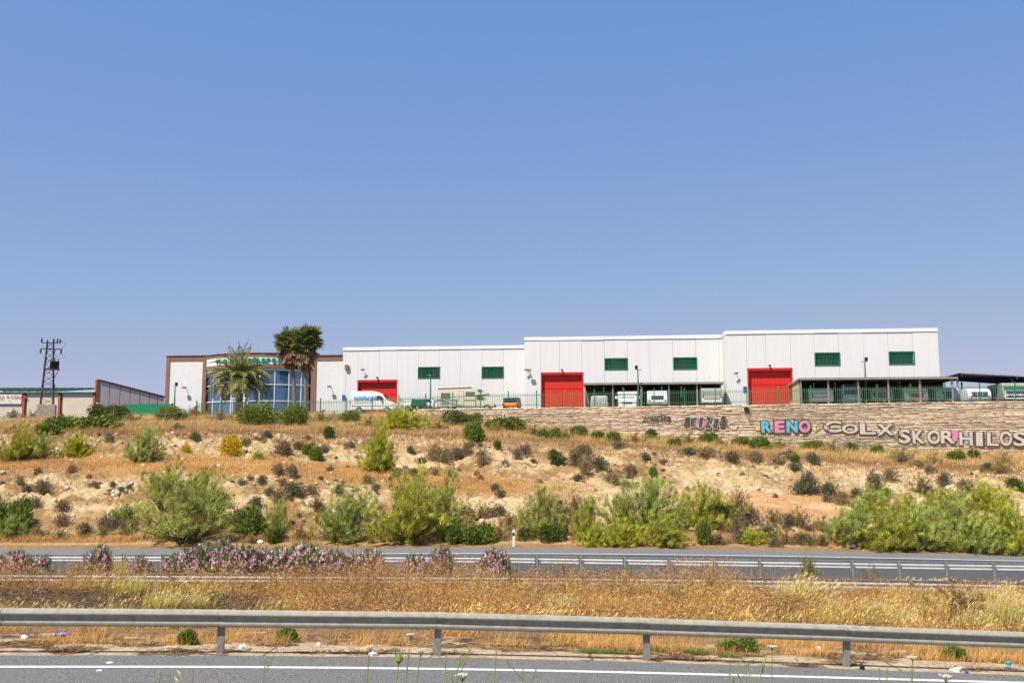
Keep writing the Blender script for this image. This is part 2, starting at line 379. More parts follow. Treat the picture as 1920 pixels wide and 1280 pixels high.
# ------------------------------------------------------------------ ground sheets
def lerp(c1, c2, t):
    t = np.asarray(t)[..., None]; return np.array(c1) * (1 - t) + np.array(c2) * t
def ground_colour(X, Y, Z, q):
    pale = lerp((0.56, 0.43, 0.27), (0.42, 0.295, 0.17), sstep(0.35, 0.65, fbm(X * 0.5, Y * 0.5, 31, 4)))
    pale = lerp(pale, (0.66, 0.53, 0.37), sstep(0.5, 0.75, fbm(X * 0.25, Y * 0.6, 37, 4)) * 0.8)
    straw = lerp((0.40, 0.25, 0.12), (0.26, 0.155, 0.08), fbm(X * 0.9, Y * 0.9, 41, 4))
    orange = lerp((0.47, 0.275, 0.115), (0.40, 0.23, 0.10), fbm(X * 1.2, Y * 1.2, 43, 3))
    a = X / yeff(Y)
    redb = lerp((0.56, 0.315, 0.17), (0.62, 0.46, 0.29), sstep(0.4, 0.75, fbm(X * 0.3, Y * 0.7, 47, 3)))
    redb = lerp((0.66, 0.53, 0.36), redb, sstep(0.12, 0.2, a) * (1 - sstep(0.33, 0.42, a)))
    c = np.zeros(X.shape + (3,)); c[:] = straw
    n1 = fbm(X * 0.4 + 7, Y * 0.7, 51, 4)
    cut = slopeamt(q) * sstep(0.36, 0.50, n1 + 0.15 * sstep(0.0, 0.2, a))
    c = lerp(c, pale, cut)
    bench = sstep(11.9, 12.05, q) * (1 - sstep(12.95, 13.1, q))
    red_m = bench * sstep(-0.02, 0.10, a + 0.1 * (n1 - 0.5))
    c = lerp(c, orange, bench); c = lerp(c, redb, red_m)
    # foot of the slope: brown litter
    foot = sstep(10.0, 10.3, q) * (1 - sstep(11.0, 11.25, q))
    c = lerp(c, lerp((0.36, 0.22, 0.11), (0.50, 0.38, 0.25), fbm(X * 0.8, Y * 2, 61, 3)), foot)
    # median
    med = (q > 3) & (q < 7.6)
    mc = lerp((0.40, 0.25, 0.125), (0.27, 0.165, 0.09), fbm(X * 0.5, Y * 0.8, 71, 4))
    dark = sstep(0.52, 0.66, fbm(X * 0.22, Y * 0.45, 73, 4)) * sstep(4.3, 4.7, q)
    mc = lerp(mc, (0.12, 0.085, 0.06), np.maximum(dark, (1 - sstep(-.30, -.20, a)) * sstep(4.6, 4.75, q) * (1 - sstep(5.3, 5.5, q))) * 0.9)
    c = np.where(med[..., None], mc, c)
    # gutter slab strip behind the near rail: pale concrete half buried in brown litter
    gut = (q > 3.0) & (q <= 4.25)
    lit = fbm(X * 1.1, Y * 2.6, 81, 4) + 0.24 * sstep(3.55, 4.1, q)
    slab = lerp((0.70, 0.57, 0.44), (0.58, 0.43, 0.29), fbm(X * 2, Y * 2, 83, 3))
    joint = (np.abs((X * 0.33) % 1.0 - 0.5) < 0.006)
    slab = np.where(joint[..., None], np.array((0.1, 0.07, 0.05)), slab)
    litc = lerp((0.13, 0.08, 0.05), (0.44, 0.27, 0.15), sstep(0.3, 0.7, fbm(X * 4, Y * 4, 85, 3)))
    gc = lerp(slab, litc, sstep(0.57, 0.60, lit))
    c = np.where(gut[..., None], gc, c)
    yard = q > 15.3 + .62 * (1 - sstep(-.14, -.02, a))
    c = np.where(yard[..., None], lerp((0.44, 0.40, 0.35), (0.36, 0.32, 0.27), fbm(X, Y, 91, 3)), c)
    nb = q < 2.02
    c = np.where(nb[..., None], lerp((0.36, 0.27, 0.12), (0.22, 0.22, 0.08), fbm(X, Y, 93, 3)), c)
    return c * np.array((1.02, .98, .84))
a_in = np.linspace(-0.6, 0.6, 640)
a_out = np.array([0.64, 0.7, 0.8, 1.0, 1.3, 1.8, 2.6, 4.0])
A_ALL = np.concatenate([-a_out[::-1], a_in, a_out])
def sheet(name, qs, alist, dz=0.0, m=None, colour=True, rel=True, kind='structure'):
    qs = np.asarray(qs, float); al = np.asarray(alist, float)
    c = colat(CT, al)                                          # (na, K, 2)
    i = np.clip(np.floor(qs).astype(int), 0, K - 2); f = qs - i
    Yg = c[:, i, 0] * (1 - f) + c[:, i + 1, 0] * f             # (na, nq)
    Zg = c[:, i, 1] * (1 - f) + c[:, i + 1, 1] * f
    Xg = al[:, None] * yeff(Yg); Qg = np.broadcast_to(qs, Yg.shape)
    if rel: Zg = Zg + relief(Xg, Yg, Qg)
    road = ((Qg > 2.05) & (Qg < 2.97)) | ((Qg > 7.05) & (Qg < 8.97))
    if colour: Zg = Zg - 0.12 * road
    V = np.stack([Xg, Yg, Zg + dz], -1).reshape(-1, 3); na, nq = Yg.shape
    idx = np.arange(na * nq).reshape(na, nq)
    T = np.stack([idx[:-1, :-1], idx[1:, :-1], idx[1:, 1:], idx[:-1, 1:]], -1).reshape(-1, 4)
    col = ground_colour(Xg, Yg, Zg, Qg).reshape(-1, 3) if colour else None
    o = mesh_np(name, V, T, m or M['ground'], col, smooth=True)
    if kind: o['kind'] = kind
    return o
def qr(a, b, n): return list(np.linspace(a, b, n, endpoint=False))
sheet('roadside_bank', qr(0, 2, 14) + [2.0, 2.04, 2.1], A_ALL[::4])
sheet('median_ground', [2.1, 2.5, 2.95] + qr(3, 4.3, 34) + qr(4.3, 6, 70) + qr(6, 7, 8) + [7, 7.04, 8, 8.96], A_ALL)
sheet('hillside', [8.96, 9.0] + qr(9.05, 11, 26) + qr(11, 12.1, 120) + qr(12.1, 12.9, 26) + qr(12.9, 14.1, 120) + qr(14.1, 15, 34) + [15.0, 15.2], A_ALL)
sheet('yard', [15.2, 15.6, 16, 16.01, 16.02, 16.04, 16.1, 16.3, 17], A_ALL[::6])

RA = np.concatenate([-a_out[::-1], np.linspace(-0.6, 0.6, 200), a_out])
def road_sheet(name, fn_near, fn_far, dz, m, n=10, parent=None):
    """strip between two Y-curves given as functions of a; follows the lie of the land without its relief"""
    y0 = fn_near(RA); y1 = fn_far(RA); t = np.linspace(0, 1, n)
    Yg = y0[:, None] * (1 - t) + y1[:, None] * t; Xg = RA[:, None] * yeff(Yg)
    z, q = base_zq(Xg, Yg); V = np.stack([Xg, Yg, z + dz], -1).reshape(-1, 3)
    idx = np.arange(len(RA) * n).reshape(len(RA), n)
    T = np.stack([idx[:-1, :-1], idx[1:, :-1], idx[1:, 1:], idx[:-1, 1:]], -1).reshape(-1, 4)
    o = mesh_np(name, V, T, m, smooth=True); o.parent = parent
    if not parent: o['kind'] = 'structure'
    return o
ctY = lambda k, off=0.0: (lambda a: colat(CT[:, k, 0], a) + (colat(off, a) if hasattr(off, '__len__') else off))
road_sheet('near_road', ctY(2), ctY(3), 0.004, M['asphalt'], 12)
lo = [1.12, 1.12, 1.1, 0.95, 0.7]
rr_ = road_sheet('near_edge_line', ctY(3, [-x - 0.10 for x in lo]), ctY(3, [-x + 0.09 for x in lo]), 0.010, M['paint'], 3)
road_sheet('far_road', ctY(8, 0.0), ctY(9, -3.4), 0.004, M['asphalt3'], 8)
road_sheet('far_shoulder', ctY(9, -3.4), ctY(9), 0.004, M['asphalt2'], 6)
road_sheet('far_edge_line', ctY(9, -3.45), ctY(9, -3.2), 0.010, M['paint'], 2)
road_sheet('slip_road', ctY(7), ctY(8), 0.004, M['asphalt2'], 8)
road_sheet('slip_edge_line', ctY(8, [-1.0, -1.1, -1.3, -1.5, -1.7]), ctY(8, [-0.5, -0.6, -0.7, -0.8, -1.1]), 0.010, M['paint'], 3)

# ------------------------------------------------------------------ crash barriers
def curve_pts(fy, step, a0, a1, s_off=0.0):
    """points every `step` metres along the Y-curve fy(a)"""
    al = np.linspace(a0, a1, 3000); Y = fy(al); X = al * yeff(Y)
    s = np.concatenate([[0], np.cumsum(np.hypot(np.diff(X), np.diff(Y)))])
    t = np.arange(s_off, s[-1], step); xs = np.interp(t, s, X); ys = np.interp(t, s, Y)
    z, q = base_zq(xs, ys); return [Vector((x, y, zz)) for x, y, zz in zip(xs, ys, z)]
WP = [(0, .31), (-.018, .312), (-.035, .295), (-.078, .245), (-.083, .225), (-.076, .205), (-.012, .172), (-.004, .155), (-.008, .130),
      (-.030, .078), (-.038, .066), (-.036, .052), (-.03, .015), (-.018, -.002), (0, 0)]
def guardrail(name, label, pts, post_every, top, side, m_beam, m_post, group=None, lean=None, post_front=False, sag=0.0):
    root = thing(name, label, 'guardrail', tuple(pts[0]), group=group)
    o0 = pts[0]; r = np.random.RandomState(5)
    for i in range(len(pts) - 1):
        p, q = pts[i] - o0, pts[i + 1] - o0; d = (q - p); d.z = 0; d.normalize()
        n = Vector((d.y, -d.x, 0)) * side                       # towards the traffic
        j0, j1 = r.uniform(-sag, sag, 2) if i == 0 else (j1, r.uniform(-sag, sag))
        v = []; fs = []
        lap = 0.16 if i < len(pts) - 2 else 0
        ends = [(p - d * 0, j0), (q + d * lap, j1)]
        for e, (c, jj) in enumerate(ends):
            for (yy, zz) in WP: v.append(c + n * (-yy + (0.004 if e == 0 else 0.0)) + Vector((0, 0, top - .31 + zz + jj)))
            for (yy, zz) in WP: v.append(c + n * (-yy - 0.006 + (0.004 if e == 0 else 0.0)) + Vector((0, 0, top - .31 + zz + jj)))
        L = len(WP)
        for k in range(L - 1):
            fs.append((k, k + 1, 2 * L + k + 1, 2 * L + k)); fs.append((L + k, 3 * L + k, 3 * L + k + 1, L + k + 1))
        b = MB().add(v, fs)
        o = b.build('beam', m_beam, root, smooth=True)
        # bolts on the joint and the post behind it
        z0 = top - .31
        if i % post_every == 0:
            if not post_front:
                for dx in (-0.28, -0.05):
                    bb = MB().disc(p + d * dx + n * .062 + Vector((0, 0, z0 + .262 + j0)), n + Vector((0, 0, .9)), .02, .02, 8); bb.build('bolt', m_post, o, smooth=False)
        # post: C section
        c = p - n * 0.03; ln = Vector((0, 0, 0))
        if lean: ln = Vector((lean[i % len(lean)], 0, 0))
        pb = MB(); w, dp, t = .12, .06, .006
        base = c - n * .03; topv = base + Vector((0, 0, top - .03))
        if post_front: base = c - n * .06; topv = base + Vector((0, 0, top + .04))
        dn = Vector((0, 0, -.4))
        def strip(o1, o2):
            a0_ = base + o1 - ln + dn; b0_ = base + o2 - ln + dn; a1_ = topv + o1; b1_ = topv + o2; th = (o2 - o1).cross(Vector((0, 0, 1))).normalized() * t
            pb.add([a0_, b0_, b0_ + th, a0_ + th, a1_, b1_, b1_ + th, a1_ + th], [(0, 1, 5, 4), (1, 2, 6, 5), (2, 3, 7, 6), (3, 0, 4, 7), (4, 5, 6, 7)])
        strip(-d * w / 2, d * w / 2); strip(d * w / 2, d * w / 2 - n * dp); strip(-d * w / 2 - n * dp, -d * w / 2)
        if not post_front:                                      # spacer between post and beam
            pb.box(0, 0, 0, 0, 0, 0) if False else pb.bar(c - n * .04 + Vector((0, 0, top - .155)), c + n * .05 + Vector((0, 0, top - .155)), .09)
        pb.build('post', m_post, root)
    return root
# near rail: posts every 4 m; first one placed so that posts stand where the photograph has them
nearY = lambda a: colat(EY, a) + 0.16
x_ref = P(820, 1230, 19.0).x
al = np.linspace(-0.75, 0.75, 4000); Yc = nearY(al); Xc = al * yeff(Yc)
sC = np.concatenate([[0], np.cumsum(np.hypot(np.diff(Xc), np.diff(Yc)))])
s_ref = float(np.interp(x_ref, Xc, sC)) % 4.0
pC = curve_pts(nearY, 4.0, -0.75, 0.75, s_ref)
guardrail('guardrail', 'weathered steel crash barrier in the foreground along the near road edge', pC, 1, 0.80, 1, M['steel'], M['steel_post'],
          lean=[.01, .05, 0.0, .02], sag=0.006)
pA = curve_pts(lambda a: colat(RY, a), 2.0, -0.66, 0.66, 0.6)
guardrail('guardrail', 'pale steel crash barrier with its posts facing the camera, between the two far carriageways', pA, 2, 0.90, -1, M['steel_far'], M['steel_post'], post_front=True)
pB = curve_pts(lambda a: colat(BY, a), 4.0, -0.66, 0.66, 1.2)
guardrail('guardrail', 'low pale crash barrier half hidden in the dry grass of the median', pB, 1, 0.74, -1, M['steel_far'], M['steel_post'], post_front=True)
# ------------------------------------------------------------------ buildings
class Wall:
    """a wall line in plan: distance C along its normal, turned by th; s runs to the right along it"""
    def __init__(s, C, th, base): s.C = C; s.th = th; s.d0 = C / math.cos(th); s.base = base
    def s_of(s, u, v=700):
        a = ray(u, v)[0]; return a * s.d0 / (math.cos(s.th) + a * math.sin(s.th))
    def pt(s, x): return Vector((x * math.cos(s.th), s.d0 - x * math.sin(s.th), 0))
    def z_of(s, x, v): return ZV(v, s.pt(x).y) - s.base
    def empty(s, name, label, cat, x0, group=None):
        p = s.pt(x0); p.z = s.base; s.x0 = x0
        return thing(name, label, cat, tuple(p), -s.th, group)
TH = R(6)
def warehouse(label, C, uL, seams, uR, H, doors, windows, leftside=0.0, depth=34, base=PL):
    W = Wall(C, TH, base); x0 = W.s_of(uL); root = W.empty('warehouse', label, 'warehouse', x0)
    xs = [x0] + [W.s_of(u) for u in seams] + [W.s_of(uR)]; xs = [x - x0 for x in xs]; XR = xs[-1]
    ds = [(W.s_of(a) - x0, W.s_of(b) - x0, W.z_of(W.s_of((a + b) / 2), v)) for (a, b, v) in doors]
    ws = [(W.s_of(a) - x0, W.s_of(b) - x0, W.z_of(W.s_of((a + b) / 2), v1), W.z_of(W.s_of((a + b) / 2), v0)) for (a, b, v0, v1) in windows]
    boxpart('wall', root, M['seam'], 0.12, XR - 0.12, 0.46, depth, -1.5, H - 0.15)
    boxpart('wall', root, M['white'], XR - 0.118, XR - 0.005, 0.4, depth, -1.5, H - 0.15)
    boxpart('wall', root, M['white'], 0.005, 0.118, 0.4, depth, -1.5, H - 0.15)
    boxpart('roof', root, M['cptop'], 0.2, XR - 0.2, 0.5, depth - .2, H - .148, H - .05)
    g = 0.009
    rr = np.random.RandomState(int(C * 10))
    for i in range(len(xs) - 1):
        a, b = xs[i] + (g if i else 0), xs[i + 1] - (g if i < len(xs) - 2 else 0)
        off = rr.uniform(0, .012); cuts = []
        for (d0, d1, dz) in ds:
            m0 = max(a, d0 - .02); m1 = min(b, d1 + .02)
            if m1 - m0 > 0.25 * (b - a): cuts.append((-1.6, dz, d0, d1))
        for (w0, w1, wz0, wz1) in ws:
            m0 = max(a, w0); m1 = min(b, w1)
            if m1 - m0 > 0.5 * (b - a): cuts.append((wz0, wz1, w0, w1))
        zz = -1.5
        for (c0, c1, h0, h1) in sorted(cuts):
            if c0 > zz: boxpart('wall_panel', root, M['white'], a, b, off, .45, zz, c0)
            if h0 > a + .03: boxpart('wall_panel', root, M['white'], a, h0 - .002, off + .001, .45, max(c0, -1.5) + .002, c1 - .002)
            if h1 < b - .03: boxpart('wall_panel', root, M['white'], h1 + .002, b, off + .001, .45, max(c0, -1.5) + .002, c1 - .002)
            zz = c1
        boxpart('wall_panel', root, M['white'], a, b, off, .45, zz, H - .38)
        boxpart('coping', root, M['white2'], a - .01, b + .01, -.05 - rr.uniform(0, .03), .5, H - .36 + rr.uniform(-.02, .02), H + rr.uniform(-.015, .015))
    for k, (d0, d1, dz) in enumerate(ds):
        dr = MB().box(d0 + .1, d1 - .1, .36, .40, -.6, dz - .28).build('door', M['red'], root)
        n = 14; w = (d1 - d0 - .2) / n
        for j in range(n):
            x = d0 + .1 + w * j
            boxpart('door_board', dr, M['red'], x + .015, x + w - .015, .335, .358, -.6, dz * .58)
            boxpart('door_board', dr, M['red'], x + .015, x + w - .015, .335, .358, dz * .60, dz - .28)
        boxpart('door_rail', dr, M['red'], d0 + .1, d1 - .1, .31, .333, dz * .583, dz * .597)
        boxpart('door_frame', root, M['red2'], d0 - .03, d0 + .11, -.03, .44, -1.2, dz - .01)
        boxpart('door_frame', root, M['red2'], d1 - .11, d1 + .03, -.03, .44, -1.2, dz - .01)
        boxpart('door_lintel', root, M['red2'], d0 - .04, d1 + .04, -.05, .44, dz - .26, dz + .02)
        boxpart('camera', root, M['black'], (d0 + d1) / 2 - .08, (d0 + d1) / 2 + .08, -.3, -.02, dz + .2, dz + .34)
    for (w0, w1, z0, z1) in ws:
        f = MB(); t = .08
        for bx in ((w0 - .03, w0 + t, z0 - .03, z1 + .03), (w1 - t, w1 + .03, z0 - .03, z1 + .03), (w0 + t, w1 - t, z0 - .03, z0 + t), (w0 + t, w1 - t, z1 - t, z1 + .03)):
            f.box(bx[0], bx[1], -.045, .1, bx[2], bx[3])
        fo = f.build('window', M['green2'], root)
        nw = 4
        for j in range(nw):
            xa = w0 + t + (w1 - w0 - 2 * t) * j / nw; xb = w0 + t + (w1 - w0 - 2 * t) * (j + 1) / nw
            boxpart('pane', fo, M['glassd'] if (j + int(C)) % 3 else M['greenp'], xa + .02, xb - .02, .22, .25, z0 + t, z1 - t)
            if j: boxpart('mullion', fo, M['green2'], xa - .02, xa + .02, .16, .26, z0 + t, z1 - t)
        n = 15
        for j in range(1, n):
            x = w0 + t + (w1 - w0 - 2 * t) * j / n
            boxpart('bar', fo, M['green2'], x - .016, x + .016, -.03, .0, z0 + t, z1 - t)
        for j in (.33, .66): boxpart('crossbar', fo, M['green2'], w0 + t, w1 - t, -.012, .012, z0 + (z1 - z0) * j - .018, z0 + (z1 - z0) * j + .018)
    if leftside:
        x = -0.0
        for (y0, y1) in ((0.46, leftside * .5 - .02), (leftside * .5 + .02, leftside)):
            boxpart('side_panel', root, M['white'], -.06, .0, y0, y1, -1.5, H - .38)
            boxpart('coping', root, M['white2'], -.1, .12, y0, y1, H - .36, H)
    return root, W, xs, x0
Htop = 13.5 - PL
w1, W1, xs1, x01 = warehouse('leftmost and lowest white panel warehouse unit, its red door above a parked white van', 110.7, 642.5,
    [648, 671, 711, 744.5, 784, 823.5, 863, 903.5, 943.5], 984, 13.27 - PL, [(671, 744.5, 712)], [(784, 824.5, 688, 709), (903.5, 944, 687.5, 708.5)])
w2, W2, xs2, x02 = warehouse('middle white panel warehouse unit with tall red door left of the first carport', 105.5, 983.5,
    [1014, 1049, 1091, 1133.5, 1176.5, 1219, 1262, 1305.5, 1349], 1364, Htop, [(1014.5, 1093, 698)], [(1134, 1177, 671.5, 693), (1263, 1307, 670, 692)])
w3, W3, xs3, x03 = warehouse('rightmost white panel warehouse unit with red door beside the tan carport end wall', 102.2, 1362.5,
    [1401, 1437, 1484, 1528.5, 1574.5, 1620.5, 1667.5, 1714], 1762, Htop - .03, [(1402, 1485, 690)], [(1529, 1576, 661, 685), (1668.5, 1716, 659, 683)], leftside=3.1)
# small fittings on the walls
def wall_fit(root, W, x0, u, v, kind):
    x = W.s_of(u, v) - x0; z = W.z_of(x + x0, v)
    if kind == 'sign': boxpart('plate', root, M['signblue'], x - .18, x + .18, -.05, -.02, z - .3, z + .3)
    if kind == 'flood':
        b = MB().box(x - .25, x + .2, -.75, -.55, z - .12, z + .14).box(x - .03, x + .03, -.55, -.0, z - .05, z + .0); b.build('floodlight', M['steel_post'], root)
    if kind == 'alarm':
        MB().box(x - .22, x + .22, -.3, -.05, z - .25, z + .25).box(x - .03, x + .03, -.05, 0.0, z - .03, z + .03).build('alarm_box', M['terra'], root, bevel=.05)
    if kind == 'cam': MB().bar((x - .3, -.45, z), (x + .12, -.35, z + .08), .12).bar((x, -.4, z), (x, 0, z - .1), .04).build('camera', M['black'], root)
wall_fit(w1, W1, x01, 644.5, 745, 'sign'); wall_fit(w1, W1, x01, 651, 688, 'alarm'); wall_fit(w1, W1, x01, 683, 694, 'cam')
wall_fit(w2, W2, x02, 989, 694, 'cam'); wall_fit(w2, W2, x02, 993, 695, 'flood')
wall_fit(w3, W3, x03, 1397, 730, 'sign'); wall_fit(w3, W3, x03, 1381, 701, 'cam')

# ---- brown and white showroom with bowed glass front
CS = 119.0; WS = Wall(CS, TH, 5.2); xs0 = WS.s_of(311); sroot = WS.empty('showroom', 'brown brick and white showroom with bowed blue glass front, behind the palms', 'showroom', xs0)
sx = lambda u: WS.s_of(u) - xs0
sz = lambda u, v: WS.z_of(WS.s_of(u), v)
zt = sz(345, 668); XB0, XB1, XE = sx(386.5), sx(583), sx(643)
boxpart('wall', sroot, M['plaster'], sx(318.5), sx(379.5), .06, 1, -1, sz(350, 677.5))
boxpart('brick_pier', sroot, M['brick'], 0, sx(318.3), 0, 1.1, -1, zt - .01)
boxpart('brick_band', sroot, M['brick'], sx(318.5), sx(379.5), .02, 1.1, sz(350, 677.3), zt - .01)
boxpart('brick_pier', sroot, M['brick'], sx(379.7), XB0, 0, 1.1, -1, zt - .01)
boxpart('wall', sroot, M['brick'], 0.02, XE, 1.1, 22, -1, zt - .25)
boxpart('coping', sroot, M['darkbrown'], -.05, XB0 + .1, -.06, 22, zt, zt + .12)
boxpart('brick_pier', sroot, M['brick'], XB1, sx(593.5), 0, 1.1, -1, sz(590, 661))
boxpart('wall', sroot, M['plaster'], sx(593.7), XE - .02, .06, 1, -1, sz(620, 676.5))
boxpart('brick_band', sroot, M['brick'], sx(593.7), XE - .02, .02, 1.1, sz(620, 676.3), sz(620, 667.2))
boxpart('coping', sroot, M['darkbrown'], XB1 - .1, XE, -.06, 22, sz(620, 667), sz(620, 667) + .12)
xc = (XB0 + XB1) / 2; half = (XB1 - XB0) / 2; sag = 2.6; RR = (half * half + sag * sag) / (2 * sag); ph0 = math.asin(half / RR); cyc = RR - sag
def arc(ph, r=0.0): return (xc + (RR + r) * math.sin(ph), cyc - (RR + r) * math.cos(ph))
def arcband(name, m, r0, r1, z0, z1, p0=-ph0, p1=ph0, n=28, parent=None):
    b = MB(); vs = []; fs = []
    for i in range(n + 1):
        ph = p0 + (p1 - p0) * i / n
        for (r, z) in ((r0, z0), (r1, z0), (r1, z1), (r0, z1)):
            x, y = arc(ph, r); vs.append((x, y, z))
    for i in range(n):
        for k in range(4): fs.append((4 * i + k, 4 * i + (k + 1) % 4, 4 * i + 4 + (k + 1) % 4, 4 * i + 4 + k))
    fs += [(0, 1, 2, 3), (4 * n + 3, 4 * n + 2, 4 * n + 1, 4 * n)]
    return b.add(vs, fs).build(name, m, parent or sroot)
def fz(v, y=-sag): return ZV(v, WS.pt(xs0 + xc).y + y) - 5.2
Zt, Zs1, Zs0, Zg = fz(663), fz(668.5), fz(682.5), fz(689.5)
arcband('brick_band', M['brick'], 0, -.6, Zs1 + .01, Zt); arcband('coping', M['darkbrown'], .06, -.7, Zt + .003, Zt + .14)
arcband('sign_fascia', M['plaster'], -.03, -.6, Zs0 + .01, Zs1 - .01)
arcband('brick_band', M['brick'], 0, -.6, Zg, Zs0)
arcband('soffit', M['plaster'], -.15, -.5, Zg - .3, Zg - .003)
# roof slab over the bow
vs = [(xc, cyc - RR + sag + 2, Zt - .3)] + [(*arc(-ph0 + 2 * ph0 * i / 28, -.6), Zt - .3) for i in range(29)]
MB().add(vs, [(0, i + 1, i + 2) for i in range(28)]).build('roof', M['cptop'], sroot)
uz = [387, 397, 412, 432, 457, 486, 515, 542, 566, 582.5]
def ph_of_u(u):
    def er(ph):
        x, y = arc(ph); p = WS.pt(xs0 + x) + Vector((math.sin(TH) * y, math.cos(TH) * y, 0))
        return abs(p.x / p.y - ray(u, 720)[0])
    best = min((er(ph), ph) for ph in np.linspace(-ph0, ph0, 400))
    return best[1]
phs = [-ph0] + [ph_of_u(u) for u in uz[1:-1]] + [ph0]
zl = [-1.0, fz(752, -1.5), fz(721.5, -1.5), Zg - .3]
for j in range(len(phs) - 1):
    for k in range(3):
        arcband('pane', M['glassb'] if (j * 3 + k * 5) % 11 else M['glassd'], -.30, -.34, zl[k] + .03, zl[k + 1] - .03, phs[j] + .006, phs[j + 1] - .006, n=3)
for ph in phs[1:-1]:
    x, y = arc(ph, -.27); arcband('mullion', M['white2'], -.2, -.3, -1, Zg - .3, ph - .006, ph + .006, n=1)
for k in (1, 2): arcband('transom', M['white2'], -.19, -.29, zl[k] - .05, zl[k] + .05)
boxpart('back_wall', sroot, M['glassd'], XB0 + .01, XB1 - .01, .9, 1.09, -1, Zg - .3)
# lettering, one letter after another along the bow
word = "mobilcomercial"; us = [409, 421, 433, 442, 448, 457, 467, 479, 492.5, 502, 512, 520.5, 528, 537.5]
for ch, u in zip(word, us):
    me, xa, xb, zh = text_mesh(ch, 1.12, M['letter'], extrude=.05, offset=.03)
    ph = ph_of_u(u); x, y = arc(ph, .06)
    co = np.zeros(len(me.vertices) * 3, dtype=np.float32); me.vertices.foreach_get('co', co); co = co.reshape(-1, 3); co[:, 0] -= (xa + xb) / 2; me.vertices.foreach_set('co', co.ravel())
    inst('letter', me, sroot, (x, y, Zs0 + .22), (0, 0, ph))
boxpart('chimney', sroot, M['brick'], sx(477.5), sx(480.5), .5, .8, zt, fz(654.5))
MB().tube([(sx(619), 6, zt - .3), (sx(619), 6, sz(619, 645))], .03, 6).bar((sx(614), 6, sz(619, 649)), (sx(622), 6, sz(619, 649)), .03).bar((sx(616), 6, sz(619, 653)), (sx(621), 6, sz(619, 653)), .03).build('aerial', M['steel_post'], sroot)
for u, v in ((350, 735), (621, 733)):
    x = sx(u); z = sz(u, v); MB().box(x - .25, x + .2, -.7, -.5, z + .4, z + .65).box(x - .03, x + .03, -.5, .05, z + .5, z + .56).build('floodlight', M['steel_post'], sroot)
MB().box(sx(455), sx(487), -sag - .9, -sag - .5, fz(748), fz(746.5)).box(sx(457.5), sx(458.5), -sag - .9, -sag - .6, -1, fz(748)).box(sx(484.5), sx(485.5), -sag - .9, -sag - .6, -1, fz(748)).build('porch', M['white2'], sroot)

# ---- beige stone-yard shed with green roof, far left
WA = Wall(138.0, 0.0, 5.0); xa0 = WA.s_of(-120); ra = WA.empty('shed', 'long beige shed with sloping green sheet roof and terracotta pillars at the far left', 'shed', xa0)
ax = lambda u: WA.s_of(u) - xa0; az = lambda v: ZV(v, 138.0) - 5.0
edges = [-120, -16, 50, 116.5, 181]
for i in range(4):
    boxpart('wall_panel', ra, M['beige'], ax(edges[i]) + .32, ax(edges[i + 1]) - .32, 0, .3, -2, az(736.5))
    boxpart('pillar', ra, M['terra'], ax(edges[i + 1]) - .3, ax(edges[i + 1]) + .0, -.12, .35, -2, az(736.5))
boxpart('wall', ra, M['beige'], 0, ax(181), .36, 13.2, -2, az(736.6))
boxpart('gutter', ra, M['darkbrown'], 0, ax(181), -.3, .34, az(736), az(735))
zr = ZV(727, 152) - 5.0; za = az(734.5)
vs = [(0, -.35, za), (ax(181), -.35, za), (ax(181), 14, zr), (0, 14, zr), (0, -.35, za - .06), (ax(181), -.35, za - .06), (ax(181), 14, zr - .06), (0, 14, zr - .06)]
MB().add(vs, [(0, 1, 2, 3), (7, 6, 5, 4), (0, 4, 5, 1), (1, 5, 6, 2), (2, 6, 7, 3), (3, 7, 4, 0)]).build('roof', M['roofgreen'], ra)
rib = MB().bar((0, -.35, za + .03), (5.2, 14, zr + .03), .10, h=.05).mesh('rib', M['roofrib'])
for i in range(18):
    x = i * 1.25 - 2; 
    if x + 5.3 < ax(181): inst('roof_rib', rib, ra, (x, 0, 0))
sg = MB().box(ax(-45), ax(44.5), -.2, -.06, az(757), az(739)).build('signboard', M['signcream'], ra)
me, xa, xb, zh = text_mesh("PIEDRA", .70, M['txtred'], .01, -.004); inst('lettering', me, sg, (ax(13.5) - xb, -.215, az(748)))
me, xa, xb, zh = text_mesh("COLOR", .70, M['txtred'], .01, -.004); inst('lettering', me, sg, (ax(23.5), -.215, az(748)))
MB().add([(ax(16), -.215, az(746)), (ax(22), -.215, az(746)), (ax(19), -.215, az(741.5)), (ax(16), -.203, az(746)), (ax(22), -.203, az(746)), (ax(19), -.203, az(741.5))], [(0, 1, 2), (5, 4, 3), (0, 3, 4, 1), (1, 4, 5, 2), (2, 5, 3, 0)]).build('emblem', M['txtred'], sg)
for k, (ua, ub, vv) in enumerate(((-5, 12, 747.6), (27, 43, 745.6), (2, 14, 750.4))):
    boxpart('small_print', sg, M['txtgrey'], ax(ua), ax(ub), -.206, -.201, az(vv) - .07, az(vv) + .03)
MB().bar((ax(16), -1.2, az(735.5)), (ax(16), 0, az(735)), .06).box(ax(13.2), ax(18), -1.6, -1.2, az(736.4), az(734.5)).build('floodlight', M['white2'], ra)

